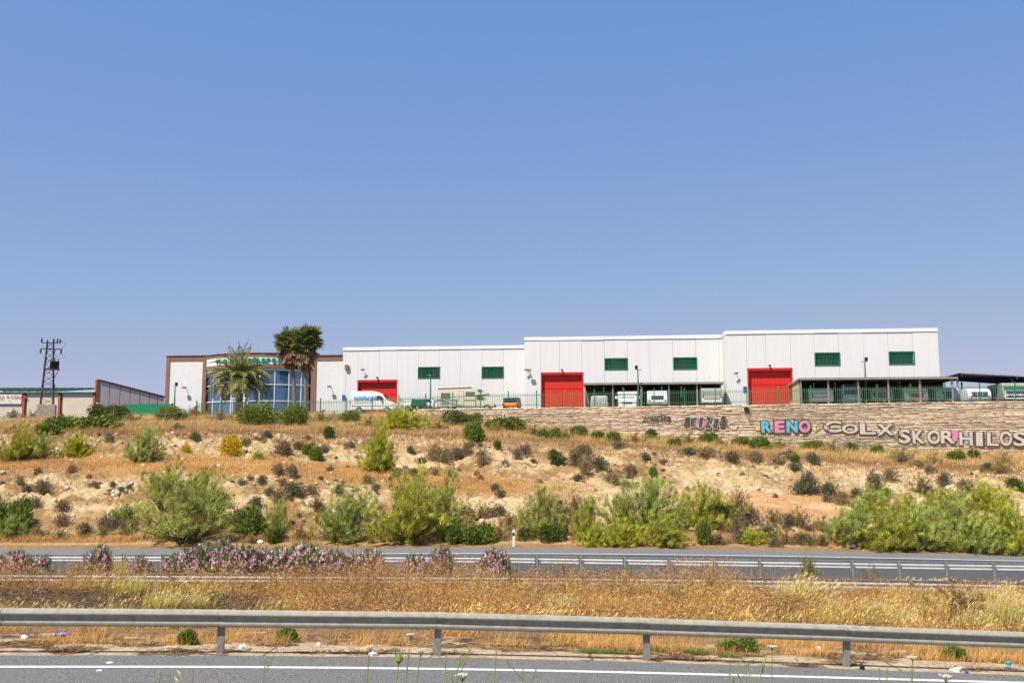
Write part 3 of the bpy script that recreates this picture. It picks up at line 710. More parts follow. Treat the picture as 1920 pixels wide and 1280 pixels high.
# ---- receding parapet wall of the next shed
pa = P(186, 740, 138.2); pb = P(308, 745, 143.5); dvec = Vector((pb.x - pa.x, pb.y - pa.y, 0)); Lw = dvec.length; ang = math.atan2(dvec.y, dvec.x)
rb = thing('shed', 'grey beige panel shed wall running away behind the green gate, with a dark sloping coping', 'shed', (pa.x, pa.y, 5.0), ang)
def s_on(u):
    a = ray(u, 740)[0]; ex, ey = dvec.x / Lw, dvec.y / Lw; return (a * pa.y - pa.x) / (ex - a * ey)
ss = [0.02] + [s_on(u) for u in (205, 225, 244, 262.5, 280, 296)] + [Lw]
hz = lambda s: (ZV(714, 138.2) - 5.0) + ((ZV(745, 143.5) - 5.0) - (ZV(714, 138.2) - 5.0)) * s / Lw
for i in range(7):
    a_, b_ = ss[i] + .04, ss[i + 1] - .04; zm = lambda s: hz(s) * .48
    for lo_, hi_ in ((lambda s: -2.0, zm), (lambda s: zm(s) + .06, hz)):
        MB().add([(a_, -.02, lo_(a_)), (b_, -.02, lo_(b_)), (b_, -.02, hi_(b_)), (a_, -.02, hi_(a_)), (a_, .3, lo_(a_)), (b_, .3, lo_(b_)), (b_, .3, hi_(b_)), (a_, .3, hi_(a_))],
                 [(0, 1, 2, 3), (7, 6, 5, 4), (0, 4, 5, 1), (1, 5, 6, 2), (2, 6, 7, 3), (3, 7, 4, 0)]).build('wall_panel', M['beige2'], rb)
MB().add([(0, .31, -2), (Lw, .31, -2), (Lw, .31, hz(Lw) - .1), (0, .31, hz(0) - .1), (0, .8, -2), (Lw, .8, -2), (Lw, .8, hz(Lw) - .1), (0, .8, hz(0) - .1)],
         [(0, 1, 2, 3), (7, 6, 5, 4), (0, 4, 5, 1), (1, 5, 6, 2), (2, 6, 7, 3), (3, 7, 4, 0)]).build('wall', M['cpback'], rb)
MB().bar((-.1, .14, hz(-.1) + .11), (Lw + .1, .14, hz(Lw + .1) + .11), .5, h=.2).build('coping', M['darkbrown'], rb)
boxpart('corner_pillar', rb, M['terra'], -.45, 0, -.06, .7, -2, hz(0) + .2)
MB().bar((-.2, -.1, az(756)), (-.3, -.6, az(755)), .05).box(-.5, 0, -1.0, -.6, az(757), az(755)).build('floodlight', M['white2'], rb)

# ---- green sheet gate
GW = Wall(117.0, TH, 5.0); gx0 = GW.s_of(236); gr = GW.empty('gate', 'bright green corrugated sheet gate left of the brown showroom', 'gate', gx0)
gl = GW.s_of(325) - gx0; gt = GW.z_of(gx0 + 2, 757)
n = 30
slat = MB().box(.02, gl / n - .02, 0, .06, 0, gt).mesh('slat', M['green3'])
for i in range(n): inst('slat', slat, gr, (gl * i / n, 0.02 * (i % 2), 0))
for t in (0, .33, .66, 1): boxpart('post', gr, M['green'], gl * t - .06, gl * t + .06, .1, .22, -.3, gt + .1)
boxpart('rail', gr, M['green'], 0.07, gl - .07, .09, .14, gt - .25, gt - .15)

# ---- carports
def carport(label, Cf, depth, uL, uR, z, post_us, endwall=None, back=True):
    W = Wall(Cf, TH, PL); x0 = W.s_of(uL, 715); rt = W.empty('carport', label, 'carport', x0)
    X = W.s_of(uR, 710) - x0; zz = z - PL
    n = int(X / 1.05); w = X / n
    sheetm = MB().box(.01, w - .01, 0, depth, 0, .05).mesh('roof_sheet', M['carport'])
    for i in range(n): inst('roof_sheet', sheetm, rt, (w * i, 0, zz + .004 * (i % 2)))
    boxpart('front_beam', rt, M['cptop'], 0, X, -.05, .1, zz - .14, zz - .01)
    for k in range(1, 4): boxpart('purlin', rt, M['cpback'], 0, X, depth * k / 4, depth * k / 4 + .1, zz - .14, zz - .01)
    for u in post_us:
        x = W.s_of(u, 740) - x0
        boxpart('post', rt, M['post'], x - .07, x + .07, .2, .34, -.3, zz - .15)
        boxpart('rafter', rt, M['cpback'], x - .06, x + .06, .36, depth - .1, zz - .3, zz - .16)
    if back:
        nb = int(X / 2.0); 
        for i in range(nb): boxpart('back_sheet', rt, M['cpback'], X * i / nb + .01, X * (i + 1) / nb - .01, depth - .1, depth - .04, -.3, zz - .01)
    return rt, W, x0
cp1, CW1, cx1 = carport('brown carport leaning against the middle warehouse, second from the right', 100.9, 4.0, 1093.5, 1358, 8.12, [1097, 1149, 1202, 1254.5, 1307.5, 1352])
MB().bar((CW1.s_of(1096, 725) - cx1, .1, 2.3), (CW1.s_of(1104, 750) - cx1, .1, .5), .07).build('brace', M['post'], cp1)
cp2, CW2, cx2 = carport('long brown carport in front of the rightmost warehouse with tan end wall', 97.2, 4.3, 1500, 1796, 8.12, [1503, 1554.5, 1611, 1667.5, 1727, 1788])
bw = MB().box(CW2.s_of(1487, 740) - cx2, -.02, .25, .5, -.4, 2.3).box(-.3, -.03, .5, 4.2, -.4, 2.2); bw.build('end_wall', M['tan'], cp2)
MB().add([(CW2.s_of(1486, 715) - cx2 - .1, 0.1, 1.95), (.02, .1, 2.42), (.02, 4.3, 2.42), (CW2.s_of(1486, 715) - cx2 - .1, 4.3, 1.95),
          (CW2.s_of(1486, 715) - cx2 - .1, 0.1, 2.05), (.02, .1, 2.52), (.02, 4.3, 2.52), (CW2.s_of(1486, 715) - cx2 - .1, 4.3, 2.05)],
         [(3, 2, 1, 0), (4, 5, 6, 7), (0, 1, 5, 4), (1, 2, 6, 5), (2, 3, 7, 6), (3, 0, 4, 7)]).build('end_flap', M['carport'], cp2)
# third canopy: big open roof seen from below
rt = thing('canopy', 'wide dark sheet canopy on posts sloping down to the right edge of the frame', 'canopy', (0, 0, PL))
def cpt(u, v, d): p = P(u, v, d); return Vector((p.x, p.y, p.z - PL))
A, B_, C_, D_ = cpt(1797, 700, 95.2), cpt(2120, 717, 91.5), cpt(2140, 738, 103.5), cpt(1788, 714, 106)
E_ = cpt(1740, 717, 100)
nn = 12
for i in range(nn):
    t0 = i / nn; t1 = (i + 1) / nn - .0002; a_, b_, c_, d_ = A.lerp(B_, t0), A.lerp(B_, t1), D_.lerp(C_, t1), D_.lerp(C_, t0)
    up = Vector((0, 0, .07 + .02 * (i % 2)))
    MB().add([a_, b_, c_, d_, a_ + up, b_ + up, c_ + up, d_ + up], [(3, 2, 1, 0), (4, 5, 6, 7), (0, 1, 5, 4), (1, 2, 6, 5), (2, 3, 7, 6), (3, 0, 4, 7)]).build('roof_sheet', M['carport'], rt)
up = Vector((0, 0, .06))
MB().add([A, D_, E_, A + up, D_ + up, E_ + up], [(0, 1, 2), (5, 4, 3), (0, 3, 4, 1), (1, 4, 5, 2), (2, 5, 3, 0)]).build('roof_flap', M['carport'], rt)
for t in (.02, .35, .68, .99):
    a_ = A.lerp(B_, t); d_ = D_.lerp(C_, t)
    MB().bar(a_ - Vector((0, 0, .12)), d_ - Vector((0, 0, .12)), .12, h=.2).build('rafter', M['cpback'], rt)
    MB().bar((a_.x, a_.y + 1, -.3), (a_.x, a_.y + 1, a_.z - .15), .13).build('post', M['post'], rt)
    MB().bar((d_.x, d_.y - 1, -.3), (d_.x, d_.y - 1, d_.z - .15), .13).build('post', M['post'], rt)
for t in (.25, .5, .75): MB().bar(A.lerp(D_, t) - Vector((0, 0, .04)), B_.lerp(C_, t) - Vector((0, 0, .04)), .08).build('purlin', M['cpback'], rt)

# ---- retaining wall with long rough courses and graffiti
al = np.linspace(ray(775, 780)[0], 0.66, 900); Yw = fenceY(al); Xw = al * Yw
sW = np.concatenate([[0], np.cumsum(np.hypot(np.diff(Xw), np.diff(Yw)))])
o0 = Vector((Xw[0], Yw[0], 0)); dW = Vector((Xw[-1] - Xw[0], Yw[-1] - Yw[0], 0)).normalized(); angW = math.atan2(dW.y, dW.x); LW = sW[-1]
wroot = thing('retaining_wall', 'long pale stone retaining wall in thin uneven courses painted with graffiti, below the fence', 'wall', (o0.x, o0.y, 0), angW)
WF = Wall(97.6, R(14), 0.0); sW0 = WF.s_of(775, 780)
wx = lambda u, v=800: WF.s_of(u, v) - sW0
def wz(u, v): return ZV(v, WF.pt(WF.s_of(u, v)).y)
WT = PL + .03; WBt = -0.5
boxpart('core', wroot, M['tan'], 0, LW, .02, .5, WBt, WT - .1)
rr = np.random.RandomState(3); V = []; T = []; CC = []; z = WT
rows = []
while z > WBt:
    h = rr.choice([.05, .075, .10, .13, .17], p=[.2, .3, .25, .17, .08]); rows.append((z - h, z)); z -= h
fcs = np.array([(0, 1, 5, 4), (1, 2, 6, 5), (2, 3, 7, 6), (3, 0, 4, 7), (4, 5, 6, 7), (3, 2, 1, 0)])
for (z0, z1) in rows:
    x = rr.uniform(-2, 0); rowo = rr.uniform(0, .07)
    while x < LW:
        w = rr.choice([rr.uniform(.25, .9), rr.uniform(.6, 2.4)]); xa, xb = max(0, x), min(LW, x + w); x += w
        if xb - xa < .05: continue
        pr = rowo * .22 + rr.choice([rr.uniform(0, .008), rr.uniform(0, .03)], p=[.75, .25]) + 0; gp = .0015 if rr.rand() < .80 else .018
        t0, t1 = rr.uniform(-.02, .02, 2)
        fl = 0.02 * vn(np.array([xa * .3]), np.array([z0 * 3]), 4)[0]
        b = len(V); yb = .1
        for yy in (yb,):
            V += [(xa + gp, yy, z0 + gp + t0), (xb - gp * .3, yy, z0 + gp + t1), (xb - gp * .3, yy, z1 + t1), (xa + gp, yy, z1 + t0)]
        V += [(xa + gp, -pr - fl, z0 + gp + t0), (xb - gp * .3, -pr - fl + rr.uniform(-.01, .01), z0 + gp + t1), (xb - gp * .3, -pr - fl + .015, z1 + t1), (xa + gp, -pr - fl + .015, z1 + t0)]
        T += [tuple(b + k for k in f) for f in fcs]
        c = np.array((.78, .64, .46)) * rr.uniform(.93, 1.06) * (.82 + .36 * float(vn(np.array([xa * .25]), np.array([z0 * .9]), 9)[0])) * np.array((1, rr.uniform(.94, 1.0), rr.uniform(.85, 1.02)))
        if rr.rand() < .05: c = np.array((.52, .38, .25))
        CC += [c] * 8
so = mesh_np('stone_course', np.array(V), np.array(T), M['stone'], np.array(CC), wroot); so['kind'] = 'stuff'
boxpart('pipe_outlet', wroot, M['black'], wx(1401) - .25, wx(1401) + .2, -.28, -.0, wz(1401, 769), wz(1401, 764))
st = MB(); x0_, x1_ = wx(1401), wx(1408)
st.add([(x0_ - .15, -.085, wz(1401, 768)), (x0_ + .3, -.085, wz(1401, 768)), (x1_ + .3, -.085, wz(1408, 796)), (x1_ - .1, -.085, wz(1408, 796))], [(0, 1, 2, 3)])
st.build('damp_stain', mat('stain', (.16, .11, .07), .95, var=.6, scale=5, col2=(.5, .38, .26)), wroot)

def graffiti(text, u0, u1, vt, vb, m, mo, off=.06, out=.05, slantz=0.0, shear=0.0, spacing=1.0, fill=None, jig=0.0, y=-.10, seed=1):
    """sprayed word, letter by letter, fitted between two pixels columns of the wall"""
    r = np.random.RandomState(seed); n = len(text); x0 = wx(u0); x1 = wx(u1)
    zb0 = wz(u0, vb); zt0 = wz(u0, vt); slot = (x1 - x0) / n
    for i, ch in enumerate(text):
        if ch == ' ': continue
        wbox = None
        for lay, (mm, of, yy) in enumerate(((mo, off + out, y), (fill[i % len(fill)] if fill else m, off, y - .008))):
            if mm is None: continue
            me, xa, xb, zh = text_mesh(ch, 1.0, mm, 0.002, of, shear)
            co = np.zeros(len(me.vertices) * 3, dtype=np.float32); me.vertices.foreach_get('co', co); co = co.reshape(-1, 3)
            if wbox is None: wbox = (xa, xb, co[:, 2].min(), co[:, 2].max()); rj = r.uniform(-jig, jig, 4)
            sxx = slot * 1.08 / (wbox[1] - wbox[0]); szz = (zt0 - zb0) / (wbox[3] - wbox[2]); sxx = min(sxx, szz * 2.2)
            co[:, 1] *= .5; co[:, 0] = (co[:, 0] - (wbox[0] + wbox[1]) / 2) * sxx * (1 + rj[0]); co[:, 2] = (co[:, 2] - wbox[2]) * szz * (1 + rj[1])
            me.vertices.foreach_set('co', co.ravel())
            inst('graffiti', me, wroot, (x0 + slot * (i + .5), yy - .018 * i, zb0 + slantz * (i / n) + rj[2] * .6), (0, rj[3] * .5, 0))
graffiti("ZOBER,", 1204, 1258, 779, 791, M['gblack'], None, off=.012, jig=.12, seed=2, shear=.1)
graffiti("SKIZES", 1282, 1362, 782, 803, M['gblack'], M['gsilver'], off=.09, out=.05, jig=.14, seed=4, shear=.2)
graffiti("O", 1306, 1322, 784, 805, M['gpink'], None, off=.03, jig=.1, seed=14, y=-.094)
graffiti("RENO", 1427, 1520, 787, 813, M['gcyan'], M['gblack'], off=.05, out=.07, fill=[M['gcyan'], M['gpink'], M['gcyan'], M['gpink']], jig=.05, seed=6)
graffiti("COLX", 1545, 1676, 790, 812, M['gsilver'], M['gblack'], off=.03, out=.04, slantz=-.35, jig=.08, seed=8)
graffiti("SKOR", 1682, 1790, 803, 832, M['gsilver'], M['gblack'], off=.03, out=.04, slantz=-.05, jig=.10, seed=9)
graffiti("HILOS", 1797, 1922, 806, 836, M['gsilver'], M['gblack'], off=.02, out=.04, slantz=-.15, jig=.08, seed=10)
gr_ = np.random.RandomState(21)
for (u0, u1, v0, v1, n_) in ((1284, 1362, 782, 803, 6), (1537, 1548, 790, 812, 2), (1672, 1684, 800, 815, 2)):
    for k in range(n_):                                   # loose looping strokes over the throw-ups
        uc = u0 + (u1 - u0) * (k + gr_.uniform(.2, .8)) / n_; vc = gr_.uniform(v0 + 5, v1 - 5); rx = gr_.uniform(.25, .55); rz = gr_.uniform(.25, .6); a0 = gr_.uniform(0, 6.28); a1 = a0 + gr_.uniform(2.2, 5.2)
        cx_, cz_ = wx(uc), wz(uc, vc); vs = []; n = 14
        for i in range(n + 1):
            t = a0 + (a1 - a0) * i / n; wd = .022 + .010 * math.sin(i)
            vs += [(cx_ + (rx - wd) * math.cos(t), -.30, cz_ + (rz - wd) * math.sin(t)), (cx_ + (rx + wd) * math.cos(t), -.30, cz_ + (rz + wd) * math.sin(t))]
        MB().add(vs, [(2 * i, 2 * i + 1, 2 * i + 3, 2 * i + 2) for i in range(n)]).build('graffiti', M['gblack'], wroot).location.y = .14 + .02 * gr_.rand()
for (u0, u1, v0, v1, mm) in ((1415, 1426, 797, 808, 'gyellow'), (1521, 1536, 797, 809, 'gyellow'), (1366, 1378, 788, 794, 'gyellow'), (1778, 1797, 804, 830, 'gpink'), (1806, 1815, 808, 834, 'gblue'), (1368, 1384, 797, 806, 'gsilver')):
    b = MB(); n = 14; cxx = (wx(u0) + wx(u1)) / 2; czz = (wz(u0, v0) + wz(u0, v1)) / 2; rx = (wx(u1) - wx(u0)) / 2; rz = (wz(u0, v0) - wz(u0, v1)) / 2
    b.add([(cxx + rx * math.cos(2 * math.pi * k / n) * rr.uniform(.7, 1.1), -.088, czz + rz * math.sin(2 * math.pi * k / n) * rr.uniform(.7, 1.1)) for k in range(n)], [tuple(range(n))]); b.build('graffiti', M[mm], wroot)

# ---- green picket fence on the wall and along the yard
FX0 = WF.s_of(325, 765); FX1 = WF.s_of(2100, 760)
fr = WF.empty('fence', 'long green metal picket fence running in front of all the warehouses and the showroom', 'fence', 0.0)
fbz = lambda s: 5.22 + (PL + .02 - 5.22) * float(sstep(-22, -2, s))
spost = MB().box(-.05, .05, -.05, .05, -.4, 1.74).mesh('post', M['green'])
sp0 = WF.s_of(1114.5, 760); k0 = int((FX0 - sp0) / 2.94); k1 = int((FX1 - sp0) / 2.94)
picks = []
for k in range(k0, k1 + 1):
    s = sp0 + k * 2.94; inst('post', spost, fr, (s, .12, fbz(s)))
    if k < k1:
        a_, b_ = s + .05, s + 2.94 - .05
        for hh in (.32, 1.28): MB().bar((a_, .12, fbz(s) + hh), (b_, .12, fbz(s + 2.94) + hh), .04).build('rail', M['green'], fr)
        n = 16
        for j in range(1, n):
            x = s + 2.94 * j / n; picks.append((x, fbz(x)))
pick = MB().box(-.014, .014, .075, .098, .1, 1.5).mesh('picket', M['picket'])
picks.sort(reverse=True)
vis = [p for p in picks if p[0] < WF.s_of(1925, 760)]; rest = [p for p in picks if p[0] >= WF.s_of(1925, 760)] + vis[298:]
prng = np.random.RandomState(4)
for (x, z) in vis[:298]: inst('picket', pick, fr, (x, 0, z + prng.uniform(-.015, .015)), (0, prng.uniform(-.012, .012), 0))
b = MB()
for (x, z) in rest: b.box(x - .017, x + .017, .075, .098, z + .1, z + 1.5)
b.build('picket_run', M['picket'], fr)['kind'] = 'stuff'
# ------------------------------------------------------------------ vegetation generators (unit sized: radius 1, height 1)
def unit(v): return v / np.maximum(np.linalg.norm(v, axis=-1, keepdims=True), 1e-6)
def slivers(P0, D, L, W, r, taper=True):
    """one thin triangle per strand"""
    n = len(P0); s = unit(np.cross(D, r.normal(size=(n, 3)))) * (np.asarray(W).reshape(-1, 1) / 2)
    A = P0 - s; B = P0 + s; C = P0 + D * np.asarray(L).reshape(-1, 1)
    V = np.stack([A, B, C], 1).reshape(-1, 3); T = np.arange(3 * n).reshape(-1, 3); return V, T
def quads(P0, D, S, L, W):
    L = np.asarray(L).reshape(-1, 1); W = np.asarray(W).reshape(-1, 1)
    A = P0; B = P0 + D * L * .5 + S * W; C = P0 + D * L; E = P0 + D * L * .5 - S * W
    V = np.stack([A, B, C, E], 1).reshape(-1, 3); return V
def tri2(V):
    n = len(V) // 4; i = np.arange(n)[:, None] * 4
    return np.concatenate([i + [0, 1, 2], i + [0, 2, 3]], 0)
def broom_mesh(seed, c1, c2, wind=.25, nb=84, nt=125, el0=8, airy=0.30):
    r = np.random.RandomState(seed)
    az = r.uniform(0, 2 * np.pi, nb); el = np.radians(r.uniform(el0, 88, nb)); ln = r.uniform(.66, 1.08, nb)
    big = 0.62 + .55 * vn(np.cos(az) * 2.2 + 5, np.sin(az) * 2.2 + el * 2.5, seed)
    ln = ln * big
    tip = np.stack([np.cos(az) * np.cos(el), np.sin(az) * np.cos(el), np.sin(el) * 1.02], 1) * ln[:, None] * np.array([1.05, 1.05, 1.0])
    tip[:, 0] += wind * tip[:, 2] * .45
    base = np.stack([r.normal(0, .09, nb), r.normal(0, .09, nb), np.zeros(nb) - .03], 1)
    ctrl = base * .4 + tip * .5; ctrl[:, 2] *= 0.75
    nf = 5; k = nt // nf + 12; ntf = nb * nf; tb = np.repeat(np.arange(nb), nf); t = 1 - (1 - airy) * r.uniform(0, 1, ntf) ** 1.15
    pc = (1 - t)[:, None] ** 2 * base[tb] + 2 * ((1 - t) * t)[:, None] * ctrl[tb] + t[:, None] ** 2 * tip[tb] + r.normal(0, .05, (ntf, 3)) * (.4 + t[:, None])
    td = unit(unit(tip - ctrl)[tb] * .7 + r.normal(0, .45, (ntf, 3)) + np.array([wind * 1.5, 0, .35]))
    n = ntf * k; fi = np.repeat(np.arange(ntf), k); bi = tb[fi]
    p = pc[fi] + r.normal(0, .022, (n, 3)) + td[fi] * r.uniform(-.03, .05, n)[:, None]; p[:, 2] = np.maximum(p[:, 2], .0)
    d = unit(td[fi] + r.normal(0, .36, (n, 3)))
    V, T = slivers(p, d, r.uniform(.05, .15, n), r.uniform(.007, .013, n), r)
    mixb = r.uniform(0, 1, nb)[bi] * .5 + .25 * r.uniform(0, 1, ntf)[fi] + .25 * r.uniform(0, 1, n)
    col = np.array(c1) * (1 - mixb[:, None]) + np.array(c2) * mixb[:, None]
    col *= (r.uniform(.7, 1.25, n) * r.uniform(.55, 1.25, ntf)[fi])[:, None]
    old = r.uniform(0, 1, ntf)[fi] < .07; col[old] = np.array((.26, .17, .09)) * r.uniform(.6, 1.1, (old.sum(), 1))
    tw = r.uniform(0, 1, n) < .05; col[tw] = (.25, .18, .10)
    col = np.repeat(col, 3, 0)
    mb = MB()
    for i in range(nb):
        pts = []
        for tt in (0, .45, .9):
            pts.append(Vector((1 - tt) ** 2 * base[i] + 2 * (1 - tt) * tt * ctrl[i] + tt * tt * tip[i]))
        mb.tube(pts, [.014, .009, .003], 3, caps=False)
    return V, T, col, mb
def lump_mesh(seed, c1, c2, nl=16, n=6500, leaf=.055, elong=1.0, up=.2, flat=.9, jitter=.05, nostem=False):
    r = np.random.RandomState(seed)
    az = r.uniform(0, 2 * np.pi, nl); rad = np.sqrt(r.uniform(0, 1, nl)) * .62; zz = r.uniform(.22, .68, nl) * (1 - .45 * rad)
    cs = np.stack([rad * np.cos(az), rad * np.sin(az), zz], 1); rs = r.uniform(.22, .42, nl)
    li = r.choice(nl, n, p=rs ** 2 / (rs ** 2).sum()); d = unit(r.normal(size=(n, 3))); 
    p = cs[li] + d * rs[li][:, None] * (1 - .35 * r.uniform(0, 1, n)[:, None] ** 2) + r.normal(0, jitter, (n, 3))
    p[:, 2] = np.abs(p[:, 2]) * flat; 
    D = unit(d * .8 + r.normal(0, .5, (n, 3)) + np.array([0.05, 0, up])); S = unit(np.cross(D, r.normal(size=(n, 3))))
    V = quads(p, D, S, r.uniform(.6, 1.3, n) * leaf * 1.6 * elong, r.uniform(.6, 1.2, n) * leaf * .42)
    T = tri2(V); m = .6 * r.uniform(0, 1, nl)[li] + .4 * r.uniform(0, 1, n)
    col = np.array(c1) * (1 - m[:, None]) + np.array(c2) * m[:, None]; col *= r.uniform(.7, 1.2, n)[:, None]
    mb = MB()
    for i in range(nl): mb.tube([Vector((0, 0, -.03)), Vector(cs[i] * np.array([.5, .5, .45])), Vector(cs[i])], [.02, .013, .006], 3, caps=False)
    return V, T, np.repeat(col, 4, 0), mb, (cs, rs)
PROTO = {}
def proto_mesh(key, V, T, col, mb, extra=None):
    if not key.startswith('cush'): col = col * (np.array((1.22, 1.22, .85)) if key[:2] in ('br', 'si', 'sp') else np.array((1.15, 1.12, .85)))
    o = mesh_np('foliage', V, T, M['leaf'], col); me = o.data; bpy.data.objects.remove(o)
    PROTO[key] = [('foliage', me), ('stems', mb.mesh('stems', M['wood']))]
    if extra: PROTO[key].append(extra)
YG, BG, SG, DG = (.54, .48, .08), (.30, .35, .14), (.46, .52, .22), (.055, .10, .025)
for i in range(4): proto_mesh('broom%d' % i, *broom_mesh(20 + i, YG, (.27, .33, .10), .22))
for i in range(3): proto_mesh('silver%d' % i, *broom_mesh(40 + i, SG, (.28, .34, .07), .34))
for i in range(2): proto_mesh('sparse%d' % i, *broom_mesh(50 + i, (.34, .38, .11), (.44, .45, .17), .2, nb=64, nt=80, el0=15, airy=.45))
for i in range(2): proto_mesh('bright%d' % i, *broom_mesh(60 + i, (.56, .53, .07), (.32, .38, .06), .2, nb=95, nt=105, el0=3, airy=.25))
for i in range(3): proto_mesh('dense%d' % i, *lump_mesh(70 + i, (.085, .125, .03), (.24, .27, .06))[:4])
for i in range(3): proto_mesh('green%d' % i, *lump_mesh(80 + i, (.10, .15, .035), (.23, .28, .065), nl=11, n=2600, leaf=.09, elong=1.5, up=.5)[:4])
for i in range(2): proto_mesh('dark%d' % i, *lump_mesh(90 + i, (.06, .10, .028), (.13, .17, .05), nl=10, n=2600, leaf=.08)[:4])
V, T, c, mb, _ = lump_mesh(97, (.66, .42, .02), (.82, .56, .04), nl=14, n=4500, leaf=.06); c[np.repeat(np.random.RandomState(1).rand(len(c) // 4) < .3, 4)] = (.13, .15, .03)
proto_mesh('yellow0', V, T, c, mb)
CC5 = [((.115, .095, .06), (.25, .205, .13)), ((.16, .115, .075), (.30, .22, .14)), ((.10, .105, .06), (.21, .21, .11)), ((.125, .105, .075), (.27, .235, .15)), ((.22, .15, .08), (.40, .29, .15))]
for i in range(5):
    V_, T_, c_, mb_, cr_ = lump_mesh(110 + i, CC5[i][0], CC5[i][1], nl=8, n=900, leaf=.085, elong=1.5, up=.35, jitter=.09)
    proto_mesh('cushion%d' % i, V_, T_, c_, MB().tube([(0, 0, -.1), (0, 0, .3)], .03, 3))
for i in range(3):
    c1_, c2_ = [((.30, .22, .11), (.45, .35, .17)), ((.22, .20, .09), (.36, .33, .13)), ((.20, .155, .08), (.38, .29, .15))][i]
    proto_mesh('dryshrub%d' % i, *broom_mesh(120 + i, c1_, c2_, .12, nb=55, nt=60, el0=4, airy=.2))
# oleander: dark narrow leaves, clusters of pink blossom over the top
for i in range(3):
    V, T, c, mb, (cs, rs) = lump_mesh(130 + i, (.08, .13, .045), (.17, .22, .08), nl=20, n=4200, leaf=.06, elong=1.9, up=.7, flat=1.1)
    r = np.random.RandomState(140 + i); nc = 760; k = 13
    li = r.randint(0, len(cs), nc); d = unit(r.normal(size=(nc, 3)) + np.array([0, 0, .55])); ctr = cs[li] + d * rs[li][:, None] * r.uniform(.9, 1.22, nc)[:, None]
    ctr[:, 2] = np.abs(ctr[:, 2]) * 1.1
    p = np.repeat(ctr, k, 0) + r.normal(0, .022, (nc * k, 3)); D = unit(r.normal(size=(nc * k, 3)) + np.array([0, 0, .4])); S = unit(np.cross(D, r.normal(size=D.shape)))
    Vf = quads(p, D, S, r.uniform(.045, .08, nc * k), r.uniform(.018, .032, nc * k))
    m = np.repeat(r.uniform(0, 1, nc), k)[:, None]; cf = np.array((.84, .42, .56)) * (1 - m) + np.array((.95, .72, .78)) * m; cf = cf * r.uniform(.85, 1.2, (nc * k, 1))
    of = mesh_np('blossom', Vf, tri2(Vf), M['leaf'], np.repeat(cf, 4, 0)); mf = of.data; bpy.data.objects.remove(of)
    proto_mesh('oleander%d' % i, V, T, c, mb, ('blossom', mf))
vr = np.random.RandomState(77)
def plant(key, name, label, cat, loc, rx, ry, h, group=None, rz=None, tilt=0.0):
    t = thing(name, label, cat, tuple(loc), vr.uniform(0, 6.28) if rz is None else rz, group)
    t.rotation_euler[1] = tilt
    for nm, me in PROTO[key]:
        inst(nm, me, t, (0, 0, 0), (0, 0, 0), (rx, ry, h))
    return t
def shrub(key, u, vt, vb, w, label, cat='shrub', name=None, rz=None, y0=58.0, deep=.9, tilt=0.0):
    p = hit(u, vb, y0)
    wall_y = float(fenceY(p.x / p.y)) - .8
    if u > 900 and y0 > 50 and p.y > wall_y:                 # keep it at the foot of the wall, not on top
        p.x *= wall_y / p.y; p.y = wall_y; p.z = gz1(p.x, p.y)
    sc_ = p.y / F; h = (vb - vt) * sc_; rx = w * sc_ / 2
    nm = name or {'br': 'broom_shrub', 'si': 'broom_shrub', 'sp': 'broom_shrub'}.get(key[:2], 'shrub')
    kf = {'br': (1.22, .98), 'si': (1.25, 1.02), 'sp': (1.25, 1.05), 'de': (1.22, 1.12), 'gr': (1.25, 1.1), 'da': (1.2, 1.08), 'ye': (1.2, 1.08), 'dr': (1.2, 1.0)}[key[:2]]; rx *= kf[0]; h *= kf[1]
    p.y += rx * .3 if not (u > 900 and y0 > 50 and vb < 880) else 0; p.z = min(p.z, gz1(p.x, p.y)) if False else gz1(p.x, p.y) - .05
    return plant(key, nm, label, cat, p, rx, rx * deep, h, rz=vr.uniform(-.5, .5) if rz is None else rz, tilt=tilt)

S = shrub
# along the far road
S('sparse0', 335, 905, 1024, 200, 'large airy yellow green broom with bare dark stems at the road edge, left third')
S('silver2', 385, 925, 985, 80, 'silvery broom spray behind the right side of the large airy broom')
S('sparse1', 300, 880, 960, 95, 'thin broom on the slope above and behind the large airy broom')
S('broom1', 370, 880, 955, 90, 'taller pale broom at the right shoulder of the large airy broom')
S('sparse0', 516, 942, 1002, 56, 'narrow upright grey green broom with bright green weeds at its foot')
S('green0', 512, 985, 1018, 42, 'bright green bush at the foot of the narrow grey green broom')
S('silver0', 635, 925, 1020, 118, 'silvery broom joined to the left side of the widest broom clump')
S('sparse1', 668, 930, 985, 70, 'windblown silver topped broom between the silvery and the widest broom')
S('broom0', 770, 903, 1022, 190, 'widest rounded olive broom clump, centre left by the road')
S('sparse1', 830, 898, 990, 80, 'loose broom at the right shoulder of the widest broom clump')
S('green1', 845, 975, 1018, 42, 'dark green bush tucked under the right end of the widest broom clump')
S('green2', 895, 982, 1020, 60, 'low mixed green bush between the widest broom and the white marker post')
S('sparse0', 1015, 922, 1010, 100, 'thin leggy broom just right of the white marker post')
S('dark0', 1035, 985, 1016, 60, 'low dark green bush under the thin leggy broom')
S('dark1', 985, 985, 1012, 42, 'small dark green bush right beside the white marker post')
S('broom2', 1100, 935, 1018, 70, 'compact broom at the left end of the central roadside thicket')
S('bright0', 1165, 968, 1026, 100, 'low bright olive broom at the front of the central roadside thicket')
S('bright1', 1115, 975, 1025, 70, 'low rounded olive broom at the front left foot of the central thicket')
S('silver1', 1225, 898, 1005, 130, 'tall blue green broom leaning right in the middle of the central thicket')
S('sparse1', 1170, 915, 1000, 95, 'broom with exposed bare branches left of the tall blue green broom')
S('broom3', 1318, 890, 985, 125, 'tall yellow green broom at the right end of the central thicket')
S('broom1', 1245, 960, 1026, 120, 'broad low broom at the front right foot of the central thicket')
